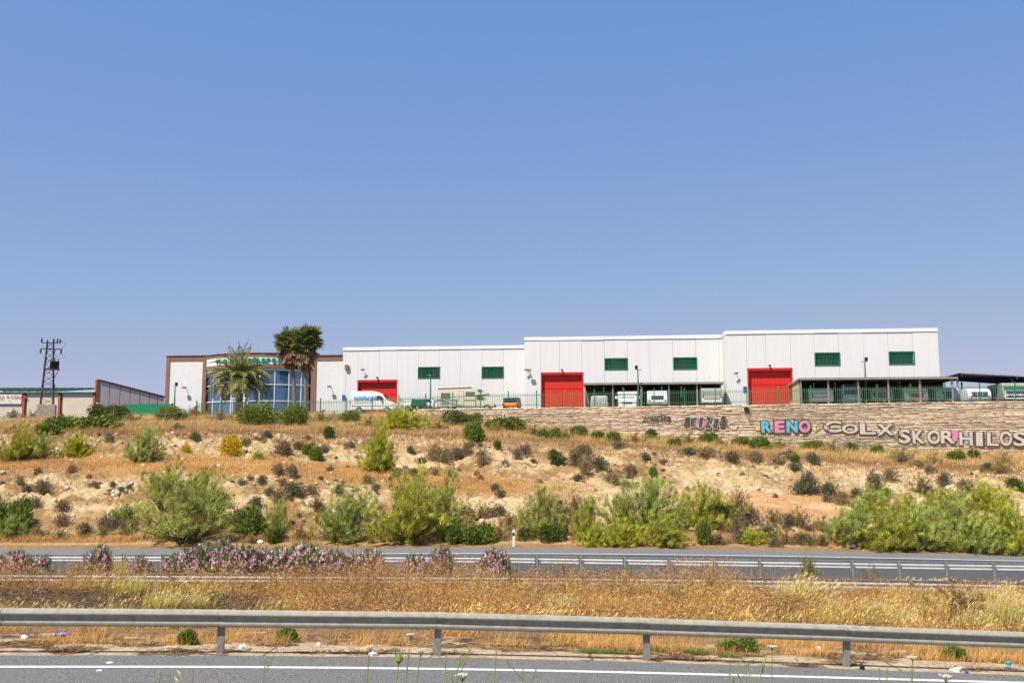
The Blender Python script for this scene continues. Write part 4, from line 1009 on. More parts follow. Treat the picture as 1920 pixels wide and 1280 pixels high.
S('dark0', 1355, 945, 990, 70, 'dark brown green bush in the shade right of the tall yellow green broom')
S('bright0', 1412, 990, 1022, 60, 'low straw coloured bush by the road right of the central thicket')
S('green0', 1320, 975, 1022, 30, 'small bright green sprig by the road under the tall yellow green broom')
S('silver0', 1600, 945, 1028, 120, 'silvery green broom at the left edge of the right hand thicket')
S('silver2', 1640, 915, 965, 90, 'pale blue green broom crown topping the right hand thicket')
S('broom0', 1680, 955, 1034, 150, 'olive broom at the front of the right hand thicket')
S('silver1', 1735, 950, 1034, 130, 'windblown green broom in the middle of the right hand thicket')
S('broom2', 1700, 925, 985, 85, 'yellowish broom behind the middle of the right hand thicket')
S('sparse1', 1795, 930, 1000, 110, 'open leggy broom with bare stems in the right hand thicket')
S('silver2', 1825, 965, 1038, 120, 'dense blue green broom at the front, near the right frame edge')
S('broom3', 1770, 908, 965, 80, 'upright yellow green broom behind the leaning wooden post')
S('bright1', 1895, 920, 1040, 120, 'tall bright green broom cut by the right frame edge')
S('bright0', 1855, 900, 960, 90, 'olive broom high on the slope at the right frame edge')
S('silver0', 1880, 990, 1040, 90, 'low blue green broom at the bottom corner of the right hand thicket')
S('green2', 8, 935, 1000, 70, 'dark green bush cut by the left frame edge above the oleanders')
S('silver1', 12, 965, 1012, 60, 'grey green broom cut by the left frame edge, below the dark bush')
S('silver0', 225, 945, 985, 60, 'small grey green broom left of the large airy broom')
S('green1', 462, 955, 1005, 60, 'green bush between the large airy and narrow upright brooms')
# on the slope
S('broom0', 32, 803, 865, 100, 'rounded yellow green broom cut by the left frame edge on the upper slope')
S('sparse0', 72, 812, 862, 50, 'small loose broom touching the right side of the left edge broom')
S('bright0', 138, 805, 858, 68, 'fan shaped olive broom, second from the left on the upper slope')
S('silver1', 258, 797, 868, 74, 'blue green broom leaning right on the orange bench', rz=0, tilt=.22)
S('bright1', 707, 796, 885, 86, 'tall bright green broom on the bench in the middle of the slope')
S('bright0', 748, 755, 806, 108, 'broad yellow green bush in front of the fence beside the white van')
S('dark0', 712, 862, 884, 28, 'dark little bush at the foot of the tall bright green broom')
S('yellow0', 427, 812, 850, 54, 'rounded bush covered in golden yellow flowers')
S('yellow0', 346, 834, 848, 24, 'tiny golden flowered bush left of the large golden one')
S('bright0', 483, 840, 862, 32, 'small lime green bush right of the golden bush')
S('bright1', 495, 820, 832, 16, 'tiny lime green tussock above the lime green bush')
S('green0', 575, 826, 850, 22, 'small green bush on the pale slope left of a darker twin')
S('green1', 590, 836, 862, 26, 'small leafy green bush on the pale slope with light green shoots')
S('dense0', 478, 756, 797, 84, 'dense rounded green bush in front of the date palm, left of its twin')
S('dense1', 546, 756, 797, 66, 'dense rounded green bush below the two fan palms')
S('dark1', 184, 752, 786, 62, 'dark green bush in front of the beige shed wall')
S('dark0', 218, 758, 789, 44, 'dark olive bush just right of the bush at the shed corner')
S('dense2', 266, 760, 780, 38, 'small round bush in front of the green gate')
S('dense0', 318, 760, 788, 64, 'olive bush at the left end of the picket fence')
S('green2', 142, 777, 806, 120, 'long low dark green bush mass on the slope crest below the pylon')
S('green0', 85, 790, 815, 46, 'dark green bush at the left of the low bush mass')
S('dense1', 655, 768, 790, 46, 'round green bush below the left end of the white van')
S('dark0', 852, 768, 797, 50, 'dark green bush under the motorhome, left one of a touching pair')
S('dense2', 882, 770, 797, 44, 'olive green bush under the motorhome, right one of a touching pair')
S('green1', 887, 792, 828, 38, 'upright green bush directly below the touching pair under the motorhome')
S('green2', 950, 778, 805, 62, 'green bush at the left end of the visible stone wall')
S('dark1', 1041, 833, 868, 34, 'isolated dark round bush on the bare pale slope')
S('dark0', 616, 798, 822, 24, 'isolated dark round bush on the crest below the fence')
S('green0', 932, 823, 841, 16, 'tiny dark green bush high on the pale slope below the wall end')
S('green1', 1225, 870, 893, 16, 'tiny upright green bush alone on the middle pale slope')
S('dark0', 1222, 802, 822, 26, 'small dark round bush in front of the wall under the black signature')
S('green2', 1330, 806, 828, 30, 'green weed clump in front of the black and silver graffiti')
S('green0', 1120, 806, 824, 28, 'green weed clump left of the stout grey fence stake')
S('green1', 1085, 797, 815, 32, 'green weed clump at the wall foot, first right of the red door')
S('green2', 1030, 800, 822, 40, 'green weed patch in front of the wall under the tall red door')
S('green0', 1390, 808, 826, 34, 'green weed clump left of the cyan and pink graffiti')
S('green1', 1424, 818, 842, 40, 'dark green weed clump in front of the cyan and pink graffiti')
S('dense2', 1525, 820, 840, 44, 'leafy green clump in front of the wall between pink and silver graffiti')
S('dark1', 1596, 820, 844, 26, 'dark upright bush in front of the first silver graffiti word')
S('green2', 1645, 828, 843, 20, 'small green tuft in front of the wall between the first two silver words')
S('green0', 1795, 842, 864, 32, 'green bush in front of the last silver graffiti word, left one')
S('dark0', 1826, 840, 858, 26, 'dark round bush in front of the last silver graffiti word, right one')
S('dark1', 1907, 888, 918, 36, 'dark bush on the slope crest at the right frame edge')
S('green1', 1150, 808, 830, 26, 'green weed clump right of the stout grey fence stake')
S('green2', 1265, 818, 838, 22, 'low green tuft on the crest right of the small dark round bush')
S('green0', 1490, 850, 866, 20, 'low green tuft on the crest under the silver graffiti start')
# verge behind the near rail
S('green0', 350, 1176, 1209, 34, 'bright green weed behind the foreground rail, near the leftmost visible post', cat='weed', name='weed', y0=19)
S('green1', 537, 1174, 1203, 38, 'bright green weed behind the foreground rail, left of the second post', cat='weed', name='weed', y0=19)
S('green2', 1388, 1192, 1222, 62, 'green leafy weed at the end of the green grass strip behind the rail', cat='weed', name='weed', y0=19)
S('green0', 1790, 1208, 1236, 48, 'dark green weed behind the foreground rail at the far right', cat='weed', name='weed', y0=19)
S('sparse0', 320, 1060, 1100, 46, 'green grassy weed standing in the median left of centre', cat='weed', name='weed', y0=22)
# oleanders between the carriageways
def ole(i, u, vt, vb, w, label, d=41.5):
    a = ray(u, vb)[0]; p = Vector((a * d, d, 0)); p.z = gz1(p.x, p.y) - .03
    h = ZV(vt, d) - p.z; plant('oleander%d' % i, 'oleander', label, 'oleander', p, w * d / F / 2 * 1.35, w * d / F / 2 * 1.0, h * .80, group='pink oleanders in the motorway median', rz=vr.uniform(0, 6))
ole(0, 20, 1025, 1075, 90, 'pink oleander cut by the left frame edge'); ole(1, 62, 1035, 1075, 60, 'pink oleander second from the left frame edge')
ole(2, 186, 1012, 1060, 62, 'rounded pink oleander standing alone above the straw grass, left'); ole(0, 260, 1034, 1062, 44, 'low pink oleander right of the lone rounded one')
ole(1, 330, 1030, 1065, 46, 'small pink oleander at the left end of the long oleander row', 41.8)
ole(2, 392, 1012, 1065, 82, 'tall pink oleander at the left of the long row'); ole(0, 420, 995, 1050, 50, 'tallest pink oleander, topping the left of the long row', 43)
ole(1, 460, 1012, 1068, 84, 'pink oleander right of the tallest one'); ole(2, 520, 1016, 1068, 84, 'densely flowering pink oleander in the middle of the long row')
ole(0, 575, 1005, 1065, 84, 'pink oleander with a raised spray, centre of the long row'); ole(1, 628, 1020, 1065, 76, 'pink oleander left of the thinning end of the long row')
ole(2, 690, 1020, 1062, 80, 'thin pink oleander mixed with dry straw at the right end of the row'); ole(0, 775, 1030, 1065, 60, 'low thin pink oleander mixed with straw, right of the gap')
ole(1, 822, 1012, 1064, 52, 'upright pink oleander with raised blossoms right of the gap'); ole(2, 926, 1022, 1066, 78, 'rightmost pink oleander, rounded, beside the pale rail')

# low grey brown cushions scattered over the cut faces
cr = np.random.RandomState(9); n_c = 0
CUSH = []
def put_cushion(p, rx, h, band):
    k = cr.randint(0, 5); t = plant('cushion%d' % k, 'scrub_cushion', 'x', 'scrub', p, rx, rx, h, 'scrub cushions on the %s cut slope' % band, rz=cr.uniform(0, 6))
    CUSH.append((t, k, rx, band, p[0] / p[1]))
def cushion(u, v, w, hh, grp, lab):
    p = hit(u, v, 58.0); s = p.y / F; p.z -= .04; put_cushion(tuple(p), w * s / 2 * .95, hh * s * 1.0, 'lower' if 'lower' in grp else 'upper')
LU = 'low grey brown scrub cushion among many alike on the upper pale cut slope'; LL = 'low grey brown scrub cushion among many alike on the lower pale cut slope'
for (u, v, w, h) in ((38, 908, 22, 16), (52, 922, 30, 18), (80, 922, 34, 26), (60, 955, 36, 26), (118, 958, 34, 24), (72, 886, 16, 12), (135, 886, 24, 16), (175, 912, 22, 12), (212, 912, 20, 12), (228, 920, 18, 10),
                     (115, 985, 36, 24), (160, 1000, 40, 24), (205, 990, 46, 26), (240, 992, 40, 24), (520, 890, 30, 24), (545, 892, 34, 24), (618, 884, 18, 14), (585, 925, 30, 18), (550, 930, 50, 28), (520, 940, 34, 22), (635, 925, 28, 18),
                     (600, 960, 30, 22), (690, 905, 26, 18), (705, 918, 22, 14), (745, 890, 22, 16), (778, 892, 24, 18), (815, 890, 20, 14), (847, 895, 20, 18), (900, 900, 16, 12), (930, 920, 26, 16), (938, 932, 26, 16), (930, 968, 40, 26), (870, 965, 36, 20),
                     (490, 905, 26, 16), (505, 930, 26, 18), (480, 950, 30, 20), (470, 900, 18, 12), (455, 910, 24, 14), (1055, 975, 40, 28), (1080, 985, 36, 24), (1405, 985, 50, 40), (1440, 1010, 50, 30), (1480, 985, 40, 26), (1385, 1015, 36, 26), (1345, 1020, 30, 22), (1455, 1024, 30, 18), (1500, 1018, 40, 22), (1540, 1020, 34, 20)):
    cushion(u, v, w * 1.1, h, 'scrub cushions on the lower cut slope', LL)
for (u, v, w, h) in ((365, 824, 26, 18), (205, 828, 22, 16), (335, 806, 26, 14), (530, 850, 40, 26), (560, 842, 30, 18), (500, 820, 26, 14), (610, 848, 30, 16), (655, 840, 24, 14), (770, 848, 20, 16), (815, 862, 40, 30), (850, 862, 44, 28), (790, 870, 28, 16), (880, 840, 24, 16), (905, 872, 30, 20),
                     (970, 860, 24, 22), (985, 850, 30, 20), (1090, 850, 24, 20), (1102, 852, 26, 20), (1080, 872, 30, 34), (1098, 888, 30, 26), (1125, 878, 36, 26), (1085, 902, 26, 16), (1160, 840, 34, 16), (1180, 890, 34, 22), (1150, 905, 40, 20), (1175, 912, 30, 14), (1210, 862, 22, 16), (1245, 870, 22, 12),
                     (1290, 852, 40, 16), (1325, 855, 44, 18), (1370, 865, 44, 22), (1415, 866, 40, 22), (1460, 870, 40, 18), (1490, 882, 30, 18), (1520, 920, 50, 40), (1500, 925, 44, 26), (1550, 925, 30, 24), (1480, 860, 40, 20), (1525, 870, 30, 26), (1640, 915, 40, 36), (1610, 935, 40, 24), (1580, 945, 46, 24), (1555, 940, 30, 18), (1670, 900, 34, 24),
                     (1770, 910, 36, 26), (1810, 920, 40, 26), (1690, 870, 30, 20), (1720, 875, 30, 14), (1745, 885, 26, 14), (1850, 880, 24, 16), (1660, 930, 30, 18), (1740, 930, 34, 24)):
    cushion(u, v, w * 1.1, h, 'scrub cushions on the upper cut slope', LU)
def samp(n, a0, a1, q0, q1, mask=None, seed=0):
    r = np.random.RandomState(seed); a = r.uniform(a0, a1, n); q = r.uniform(q0, q1, n)
    c = colat(CT, a); i = np.clip(np.floor(q).astype(int), 0, K - 2); f = q - i; ii = np.arange(n)
    Y = c[ii, i, 0] * (1 - f) + c[ii, i + 1, 0] * f; X = a * yeff(Y)
    if mask is not None:
        m = r.uniform(0, 1, n) < mask(X, Y, q, a); X, Y, q, a = X[m], Y[m], q[m], a[m]
    z, _ = gz(X, Y); return X, Y, z, q, a, r
for (grp, lab, q0, q1, nn_, sd) in (('scrub cushions on the lower cut slope', LL, 11.15, 11.95, 150, 301), ('scrub cushions on the upper cut slope', LU, 12.95, 13.95, 150, 302)):
    X, Y, z, q, a, r = samp(nn_ * 3, -.54, .54, q0, q1, lambda X, Y, q, a: sstep(.36, .62, fbm(X * .16, Y * .3, 133, 3)), sd)
    for x, y, zz in list(zip(X, Y, z))[:150]:
        w = r.uniform(.12, .40); put_cushion((x, y, zz - .04), w, w * r.uniform(.8, 1.3), 'lower' if 'lower' in grp else 'upper')
TONE = ['dark grey brown', 'brown', 'dark olive', 'greyish', 'straw brown']
MARKS = [(40, 'at the left frame edge'), (140, 'below the pylon'), (260, 'below the green gate'), (370, 'below the showroom corner'), (500, 'below the date palm'), (620, 'below the fan palms'), (740, 'below the white van'), (860, 'below the motorhome'), (980, 'below the orange camper'),
         (1100, 'below the middle red door'), (1230, 'below the black signature'), (1340, 'below the black graffiti'), (1470, 'below the pink graffiti'), (1610, 'below the first silver graffiti'), (1760, 'below the second silver graffiti'), (1880, 'near the right frame edge')]
ORD = ['leftmost', 'second', 'third', 'fourth', 'fifth', 'sixth', 'seventh', 'eighth', 'ninth', 'tenth']
buck = {}
for (t, k, rx, band, a_) in CUSH:
    m_ = min(MARKS, key=lambda mm: abs(mm[0] - (960 + a_ * F)))[1]; sz = 'tiny' if rx < .26 else 'small' if rx < .42 else 'big'
    buck.setdefault('%s %s scrub cushion on the %s slope %s' % (sz, TONE[k], band, m_), []).append((a_, t))
for lab, l_ in buck.items():
    l_.sort(key=lambda e: e[0])
    for i, (a_, t) in enumerate(l_): t['label'] = lab if len(l_) == 1 else (lab + (', %s' % ORD[min(i, 9)] if i == 0 else ', %s' % ORD[min(i, 9)])).replace('scrub cushion', 'cushion')
# dry shrubs filling the foot of the slope
FT = {}
for (u, v, w, h, k) in ((20, 1005, 60, 26, 1), (65, 1008, 50, 24, 0), (110, 1012, 44, 22, 1), (150, 1010, 40, 20, 0), (190, 1008, 40, 24, 1), (232, 1005, 46, 26, 2), (440, 985, 60, 36, 2), (425, 1018, 50, 26, 0), (470, 1020, 40, 24, 0), (560, 1015, 60, 34, 0), (590, 960, 40, 24, 2), (862, 1000, 44, 34, 2),
                        (900, 975, 50, 34, 2), (935, 1015, 56, 40, 0), (955, 990, 44, 30, 1), (990, 970, 50, 30, 2), (1060, 1005, 60, 34, 0), (1075, 960, 50, 40, 2), (1030, 960, 46, 34, 1), (1385, 960, 60, 44, 2), (1380, 1000, 60, 36, 2), (1430, 1018, 60, 30, 0), (1475, 1022, 60, 30, 0), (1520, 1024, 50, 26, 1), (1500, 990, 60, 36, 2), (1450, 985, 50, 34, 1), (1545, 1000, 50, 34, 0),
                        (1350, 1022, 50, 24, 0), (1260, 1000, 60, 40, 2), (1810, 960, 70, 40, 2), (1750, 975, 60, 40, 1), (1730, 925, 60, 34, 2), (1650, 945, 50, 30, 1), (1880, 890, 50, 30, 0), (1560, 930, 50, 34, 2), (870, 858, 50, 30, 2), (830, 870, 44, 26, 2), (905, 860, 40, 26, 1), (1145, 895, 60, 34, 2), (1100, 880, 40, 40, 2), (525, 850, 44, 30, 2), (455, 835, 36, 22, 2), (690, 850, 34, 24, 2),
                        (60, 775, 60, 24, 0), (20, 778, 50, 24, 1), (240, 790, 50, 20, 0), (360, 782, 60, 22, 0), (410, 788, 50, 22, 0), (600, 790, 50, 24, 0), (690, 800, 50, 22, 0), (820, 805, 50, 22, 0), (930, 808, 44, 20, 0), (1000, 815, 50, 22, 0), (1060, 822, 40, 20, 0), (1190, 830, 50, 22, 0), (1290, 832, 50, 24, 0), (1350, 838, 40, 24, 0), (1460, 842, 50, 24, 0), (1560, 848, 60, 26, 0), (1690, 862, 60, 26, 0), (1750, 870, 50, 24, 0), (1880, 872, 60, 26, 0)):
    t = shrub('dryshrub%d' % k, u, v - h, v, w, 'x', name='dry_shrub'); t['group'] = 'dry shrubs on the embankment'
    m_ = min(MARKS, key=lambda mm: abs(mm[0] - u))[1]; w_ = 'at the slope foot' if v > 940 else 'on the mid slope' if v > 845 else 'on the slope crest'
    FT.setdefault('%s dry shrub %s %s' % (['straw coloured', 'olive', 'brown'][k], w_, m_), []).append((u, t))
for lab, l_ in FT.items():
    l_.sort(key=lambda e: e[0])
    for i, (a_, t) in enumerate(l_): t['label'] = lab if len(l_) == 1 else lab + (', leftmost' if i == 0 else ', %s' % ORD[i])

# ------------------------------------------------------------------ grass and dry herbs (nobody could count these)
def blades(name, X, Y, z, H, W, r, cb, ct, lean=(.25, 0.0), spread=.3, curl=0.0):
    n = len(X); P0 = np.stack([X, Y, z - .02], 1); D = np.stack([np.full(n, lean[0]) + r.normal(0, spread, n), np.full(n, lean[1]) + r.normal(0, spread, n), np.ones(n)], 1); D = unit(D)
    V, T = slivers(P0, D, H, W, r); cb = np.asarray(cb, float); ct = np.asarray(ct, float)
    if cb.ndim == 1: cb = np.broadcast_to(cb, (n, 3))
    if ct.ndim == 1: ct = np.broadcast_to(ct, (n, 3))
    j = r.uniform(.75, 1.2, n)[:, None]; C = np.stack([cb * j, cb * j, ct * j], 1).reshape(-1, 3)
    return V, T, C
class Stuff:
    def __init__(s): s.V = []; s.T = []; s.C = []; s.n = 0
    def add(s, V, T, C): s.V.append(V); s.T.append(T + s.n); s.C.append(C); s.n += len(V)
    def build(s, name, m, label, cat):
        o = mesh_np(name, np.concatenate(s.V), np.concatenate(s.T), m, np.concatenate(s.C) * np.array((1.10, 1.0, .80))); return tag(o, label, cat, kind='stuff')
def mixc(c1, c2, t): return np.array(c1) * (1 - t[:, None]) + np.array(c2) * t[:, None]

# median: brown dry herb in thickets
G = Stuff()
def medmask(X, Y, q, a):
    bare = sstep(.50, .64, fbm(X * .22, Y * .45, 73, 4)) * sstep(4.3, 4.7, q)
    return (1 - .85 * bare) * (.55 + .45 * fbm(X * .5, Y * .5, 201, 3)) * (1 - .92 * (1 - sstep(-.30, -.20, a)) * sstep(4.6, 4.8, q) * (1 - sstep(5.2, 5.5, q)))
X, Y, z, q, a, r = samp(520000, -.56, .56, 4.45, 5.97, medmask, 11)
def medh(X, Y, q, a, lo, k):
    back = sstep(5.1, 5.8, q)
    return (lo + k * fbm(X * .45, Y * .55, 205, 3) + back * (.32 + .23 * sstep(-.30, -.14, a)) * (1.5 - sstep(-.32, -.2, a) * .5) * (1 - .75 * sstep(.20, .30, a)) * (.2 + 1.6 * fbm(X * .5, Y * .3, 209, 2))) * (0.55 + .45 * np.maximum(sstep(-.33, -.15, a), back)) * (.45 + .55 * sstep(4.5, 5.2, q)) * (.5 + .5 * np.maximum(sstep(-.30, -.19, a), sstep(5.3, 5.6, q))) * (.55 + .9 * fbm(X * 1.3, Y * 1.1, 219, 2))
hmax = medh(X, Y, q, a, .28, .75)
n = len(X); hh = r.uniform(0, 1, n) ** .8 * hmax
P0 = np.stack([X + r.normal(0, .05, n), Y, z + hh], 1); D = unit(r.normal(0, .8, (n, 3)) + np.array([.15, 0, .55]))
V, T = slivers(P0, D, r.uniform(.03, .11, n), r.uniform(.007, .020, n), r)
c = mixc((.68, .39, .15), (.30, .155, .065), fbm(X * .7, Y * .7, 207, 3)); sp_ = sstep(.48, .60, fbm(X * .9, Y * .6, 213, 3))[:, None]; c = c * (1 - sp_) + np.array((.24, .14, .08)) * sp_; c = c * (.28 + 1.1 * r.uniform(0, 1, n) ** 1.2)[:, None]; pal = r.uniform(0, 1, n) < .13; c[pal] = (.74, .56, .31)
G.add(V, T, np.repeat(c, 3, 0))
X, Y, z, q, a, r = samp(60000, -.56, .56, 4.35, 5.95, medmask, 12)
n = len(X); V, T, C = blades('', X, Y, z, medh(X, Y, q, a, .3, .7) * r.uniform(.6, 1.25, n), r.uniform(.008, .016, n), r, (.35, .22, .09), (.62, .43, .20), spread=.24)
G.add(V, T, C)
G.build('dry_herb', M['straw'], 'thicket of brown dry herbs covering the motorway median', 'dry plants')
# feather grass: yellow green foot, pale plumes leaning right, in clumps
G = Stuff()
def plumes(nc, a0, a1, q0, q1, mask, seed, hs=1.0, per=34):
    X, Y, z, q, a, r = samp(nc, a0, a1, q0, q1, mask, seed); n = len(X); hs_ = hs * r.uniform(.55, 1.1, n); k = per
    ci = np.repeat(np.arange(n), k); N = n * k; rad = .16 + .10 * r.uniform(0, 1, n)[ci]
    px = X[ci] + r.normal(0, 1, N) * rad; py = Y[ci] + r.normal(0, 1, N) * rad; pz = z[ci]; h = hs_[ci] * r.uniform(.55, 1.05, N)
    gcol = mixc((.55, .52, .07), (.64, .46, .17), r.uniform(0, 1, n))[ci]
    V, T, C = blades('', px, py, pz, h, r.uniform(.006, .014, N), r, gcol, gcol * 1.1 + .04, lean=(.22, 0), spread=.2); G.add(V, T, C)
    m = r.uniform(0, 1, N) < .30; P0 = np.stack([px, py, pz], 1)[m]; hm = h[m]; q_ = m.sum()
    D = unit(np.stack([np.full(q_, .30) + r.normal(0, .14, q_), r.normal(0, .14, q_), np.ones(q_)], 1)); S0 = P0 + D * hm[:, None] * .82
    D2 = unit(D + np.array([.45, 0, 0])); S = unit(np.cross(D2, r.normal(size=(q_, 3))))
    V = quads(S0, D2, S, r.uniform(.07, .16, q_), r.uniform(.006, .012, q_)); cc = np.array((.76, .60, .32)) * r.uniform(.85, 1.15, q_)[:, None]
    G.add(V, tri2(V), np.repeat(cc, 4, 0))
cl = lambda lo_, hi_, sd, f=.3: (lambda X, Y, q, a: sstep(lo_, hi_, fbm(X * f, Y * f, sd, 3)))
plumes(420, -.55, .56, 4.42, 4.85, cl(.50, .64, 221, .5), 21, .60)
plumes(520, .14, .56, 4.9, 5.95, cl(.44, .60, 223), 22, .95)
plumes(90, -.55, -.28, 4.9, 5.95, cl(.48, .62, 225), 23, .9)
plumes(90, -.3, .14, 4.9, 5.95, cl(.58, .7, 227), 24, .9)
G.build('feather_grass', M['straw'], 'clumps of yellow green feather grass with pale plumes leaning right in the median', 'grass')
# the big bright clumps and dry bushes one can make out singly in the median
TUFT = {}
for i in range(3):
    r = np.random.RandomState(400 + i); N = 420; rad = .55 * np.sqrt(r.uniform(0, 1, N)); an = r.uniform(0, 6.28, N)
    px, py = rad * np.cos(an), rad * np.sin(an); h = r.uniform(.5, 1.0, N) * (1.1 - .45 * rad)
    g_ = mixc((.42, .44, .06), (.62, .50, .12), r.uniform(0, 1, N)); D = unit(np.stack([px * .5 + .25 + r.normal(0, .16, N), py * .5 + r.normal(0, .16, N), np.ones(N)], 1))
    V1, T1 = slivers(np.stack([px, py, np.zeros(N)], 1), D, h, r.uniform(.016, .034, N), r); C1 = np.repeat(g_, 3, 0); C1[2::3] = C1[2::3] * .4 + np.array((.72, .58, .28)) * .6
    m = r.uniform(0, 1, N) < .45; P0 = np.stack([px, py, np.zeros(N)], 1)[m] + D[m] * h[m][:, None] * .85; D2 = unit(D[m] + np.array([.5, 0, 0])); S_ = unit(np.cross(D2, r.normal(size=D2.shape)))
    V2 = quads(P0, D2, S_, r.uniform(.07, .15, m.sum()), r.uniform(.008, .014, m.sum())); C2 = np.repeat(np.array((.78, .62, .32)) * r.uniform(.85, 1.1, (m.sum(), 1)), 4, 0)
    V3 = np.concatenate([V1, V2]); T3 = np.concatenate([T1, tri2(V2) + len(V1)]); o = mesh_np('blades', V3, T3, M['straw'], np.concatenate([C1, C2])); PROTO['tuft%d' % i] = [('blades', o.data)]; bpy.data.objects.remove(o)
for n_, (u, vt, vb, w, lab) in enumerate(((215, 1040, 1092, 60, 'large yellow feather grass tussock left of the long oleander row'), (250, 1078, 1112, 40, 'pale tussock on the dark soil mound, left'), (300, 1105, 1142, 60, 'yellow green tussock behind the rail left of the first visible post'),
        (365, 1108, 1142, 40, 'yellow tussock just left above the first visible rail post'), (435, 1045, 1090, 62, 'bright straw tussock under the tallest oleander'), (40, 1050, 1085, 70, 'straw tussock under the oleander at the left frame edge'),
        (510, 1118, 1145, 44, 'low yellow tussock above the rail right of the first visible post'), (555, 1115, 1146, 50, 'pale yellow tussock behind the rail, second right of the first post'), (620, 1110, 1146, 24, 'thin pale tussock behind the rail in the second span'),
        (895, 1068, 1110, 24, 'pale tussock below the rightmost oleander, left of a twin'), (920, 1072, 1112, 24, 'pale tussock below the rightmost oleander, right twin'), (985, 1118, 1152, 40, 'small yellow tussock at the picture centre behind the rail'),
        (1048, 1112, 1152, 66, 'brightest yellow green tussock behind the rail, right of centre'), (1125, 1118, 1155, 24, 'narrow tussock right of the brightest yellow green one'), (1195, 1115, 1156, 60, 'yellow tussock above the third rail post'),
        (1370, 1072, 1112, 20, 'narrow orange tussock standing alone among brown herbs'), (1500, 1078, 1142, 110, 'broad straw coloured grass stand left of the dark brown thicket'), (1555, 1112, 1166, 44, 'pale plumed tussock right of the broad straw stand'),
        (1635, 1118, 1172, 52, 'green footed pale tussock behind the fourth rail post'), (1700, 1085, 1125, 90, 'golden grass stand below the second crash barrier, right'), (1760, 1082, 1120, 90, 'golden grass stand left of the frame edge barrier post'),
        (1830, 1140, 1180, 50, 'yellow tussock behind the rail near the right frame edge'), (1885, 1098, 1185, 70, 'tall yellow green grass stand at the right frame edge'), (1695, 1135, 1178, 40, 'small pale tussock under the dark brown thicket'))):
    p = hit(u, vb, 20.5); sc_ = p.y / F; t = thing('grass_tussock', lab, 'grass tuft', (p.x, p.y, p.z - .03), 0, 'feather grass tussocks in the median')
    for nm, me in PROTO['tuft%d' % (n_ % 3)]: inst(nm, me, t, (0, 0, 0), (0, 0, vr.uniform(-.4, .4)), (w * sc_ * .8, w * sc_ * .7, (vb - vt) * sc_ * 1.15))
for n_, (u, vt, vb, w, k_, lab) in enumerate(((1515, 1042, 1098, 90, 'dryshrub1', 'olive brown dead bush rising over the second barrier, right'), (1790, 1098, 1160, 170, 'dryshrub2', 'dark brown thicket in the golden grass at the right'), (1640, 1070, 1120, 80, 'dryshrub2', 'brown dead bush between the broad straw stand and the dark thicket'),
        (1180, 1075, 1128, 110, 'dryshrub2', 'brown dead bush above the third rail post'), (1330, 1070, 1125, 110, 'dryshrub2', 'brown dead bush left of the narrow orange tussock'), (1420, 1075, 1120, 70, 'dryshrub2', 'brown dead bush right of the narrow orange tussock'), (1060, 1062, 1105, 90, 'dryshrub0', 'tan dead bush above the brightest tussock'), (840, 1052, 1096, 90, 'dryshrub0', 'tan dead bush left of the rightmost oleander'),
        (690, 1050, 1105, 110, 'dryshrub0', 'tan dead bush at the right end of the oleander row'), (560, 1070, 1115, 100, 'dryshrub2', 'brown dead bush under the middle of the oleander row'), (150, 1062, 1100, 90, 'dryshrub0', 'tan dead bush under the lone rounded oleander'), (1260, 1100, 1145, 90, 'dryshrub2', 'brown dead bush right of the third rail post'), (960, 1075, 1120, 90, 'dryshrub2', 'brown dead bush right of the pale twin tussocks'))):
    p = hit(u, vb, 20.5); sc_ = p.y / F; t = plant(k_, 'dry_bush', lab, 'dry bush', (p.x, p.y, p.z - .03), w * sc_ * .55, w * sc_ * .4, (vb - vt) * sc_ * 1.1, 'dead bushes in the median')
# verge right behind the near rail: short orange straw with bare patches
G = Stuff()
X, Y, z, q, a, r = samp(52000, -.56, .56, 3.72, 4.5, lambda X, Y, q, a: sstep(3.7, 4.1, q) * sstep(.50, .57, fbm(X * .8, Y * 1.3, 231, 3)), 31)
n = len(X); V, T, C = blades('', X, Y, z, (.08 + .42 * fbm(X * 1.5, Y * 2, 233, 2)) * r.uniform(.5, 1.2, n), r.uniform(.005, .012, n), r, mixc((.48, .27, .09), (.56, .36, .13), r.uniform(0, 1, n)), mixc((.68, .43, .17), (.74, .54, .27), r.uniform(0, 1, n)), spread=.4); G.add(V, T, C)
G.build('straw_grass', M['straw'], 'short orange straw grass on the verge behind the foreground rail', 'grass')
G = Stuff()
X, Y, z, q, a, r = samp(60000, .05, .27, 3.55, 4.0, lambda X, Y, q, a: sstep(.42, .52, fbm(X * .9, Y * 1.6, 235, 3)) * sstep(.055, .09, a) * (1 - sstep(.2, .245, a)), 33)
n = len(X); V, T, C = blades('', X, Y, z, r.uniform(.05, .16, n), r.uniform(.005, .012, n), r, (.08, .15, .03), mixc((.16, .27, .06), (.30, .33, .10), r.uniform(0, 1, n)), spread=.5); G.add(V, T, C)
G.build('green_grass', M['straw'], 'narrow strip of fresh green grass beside the gutter behind the rail', 'grass')
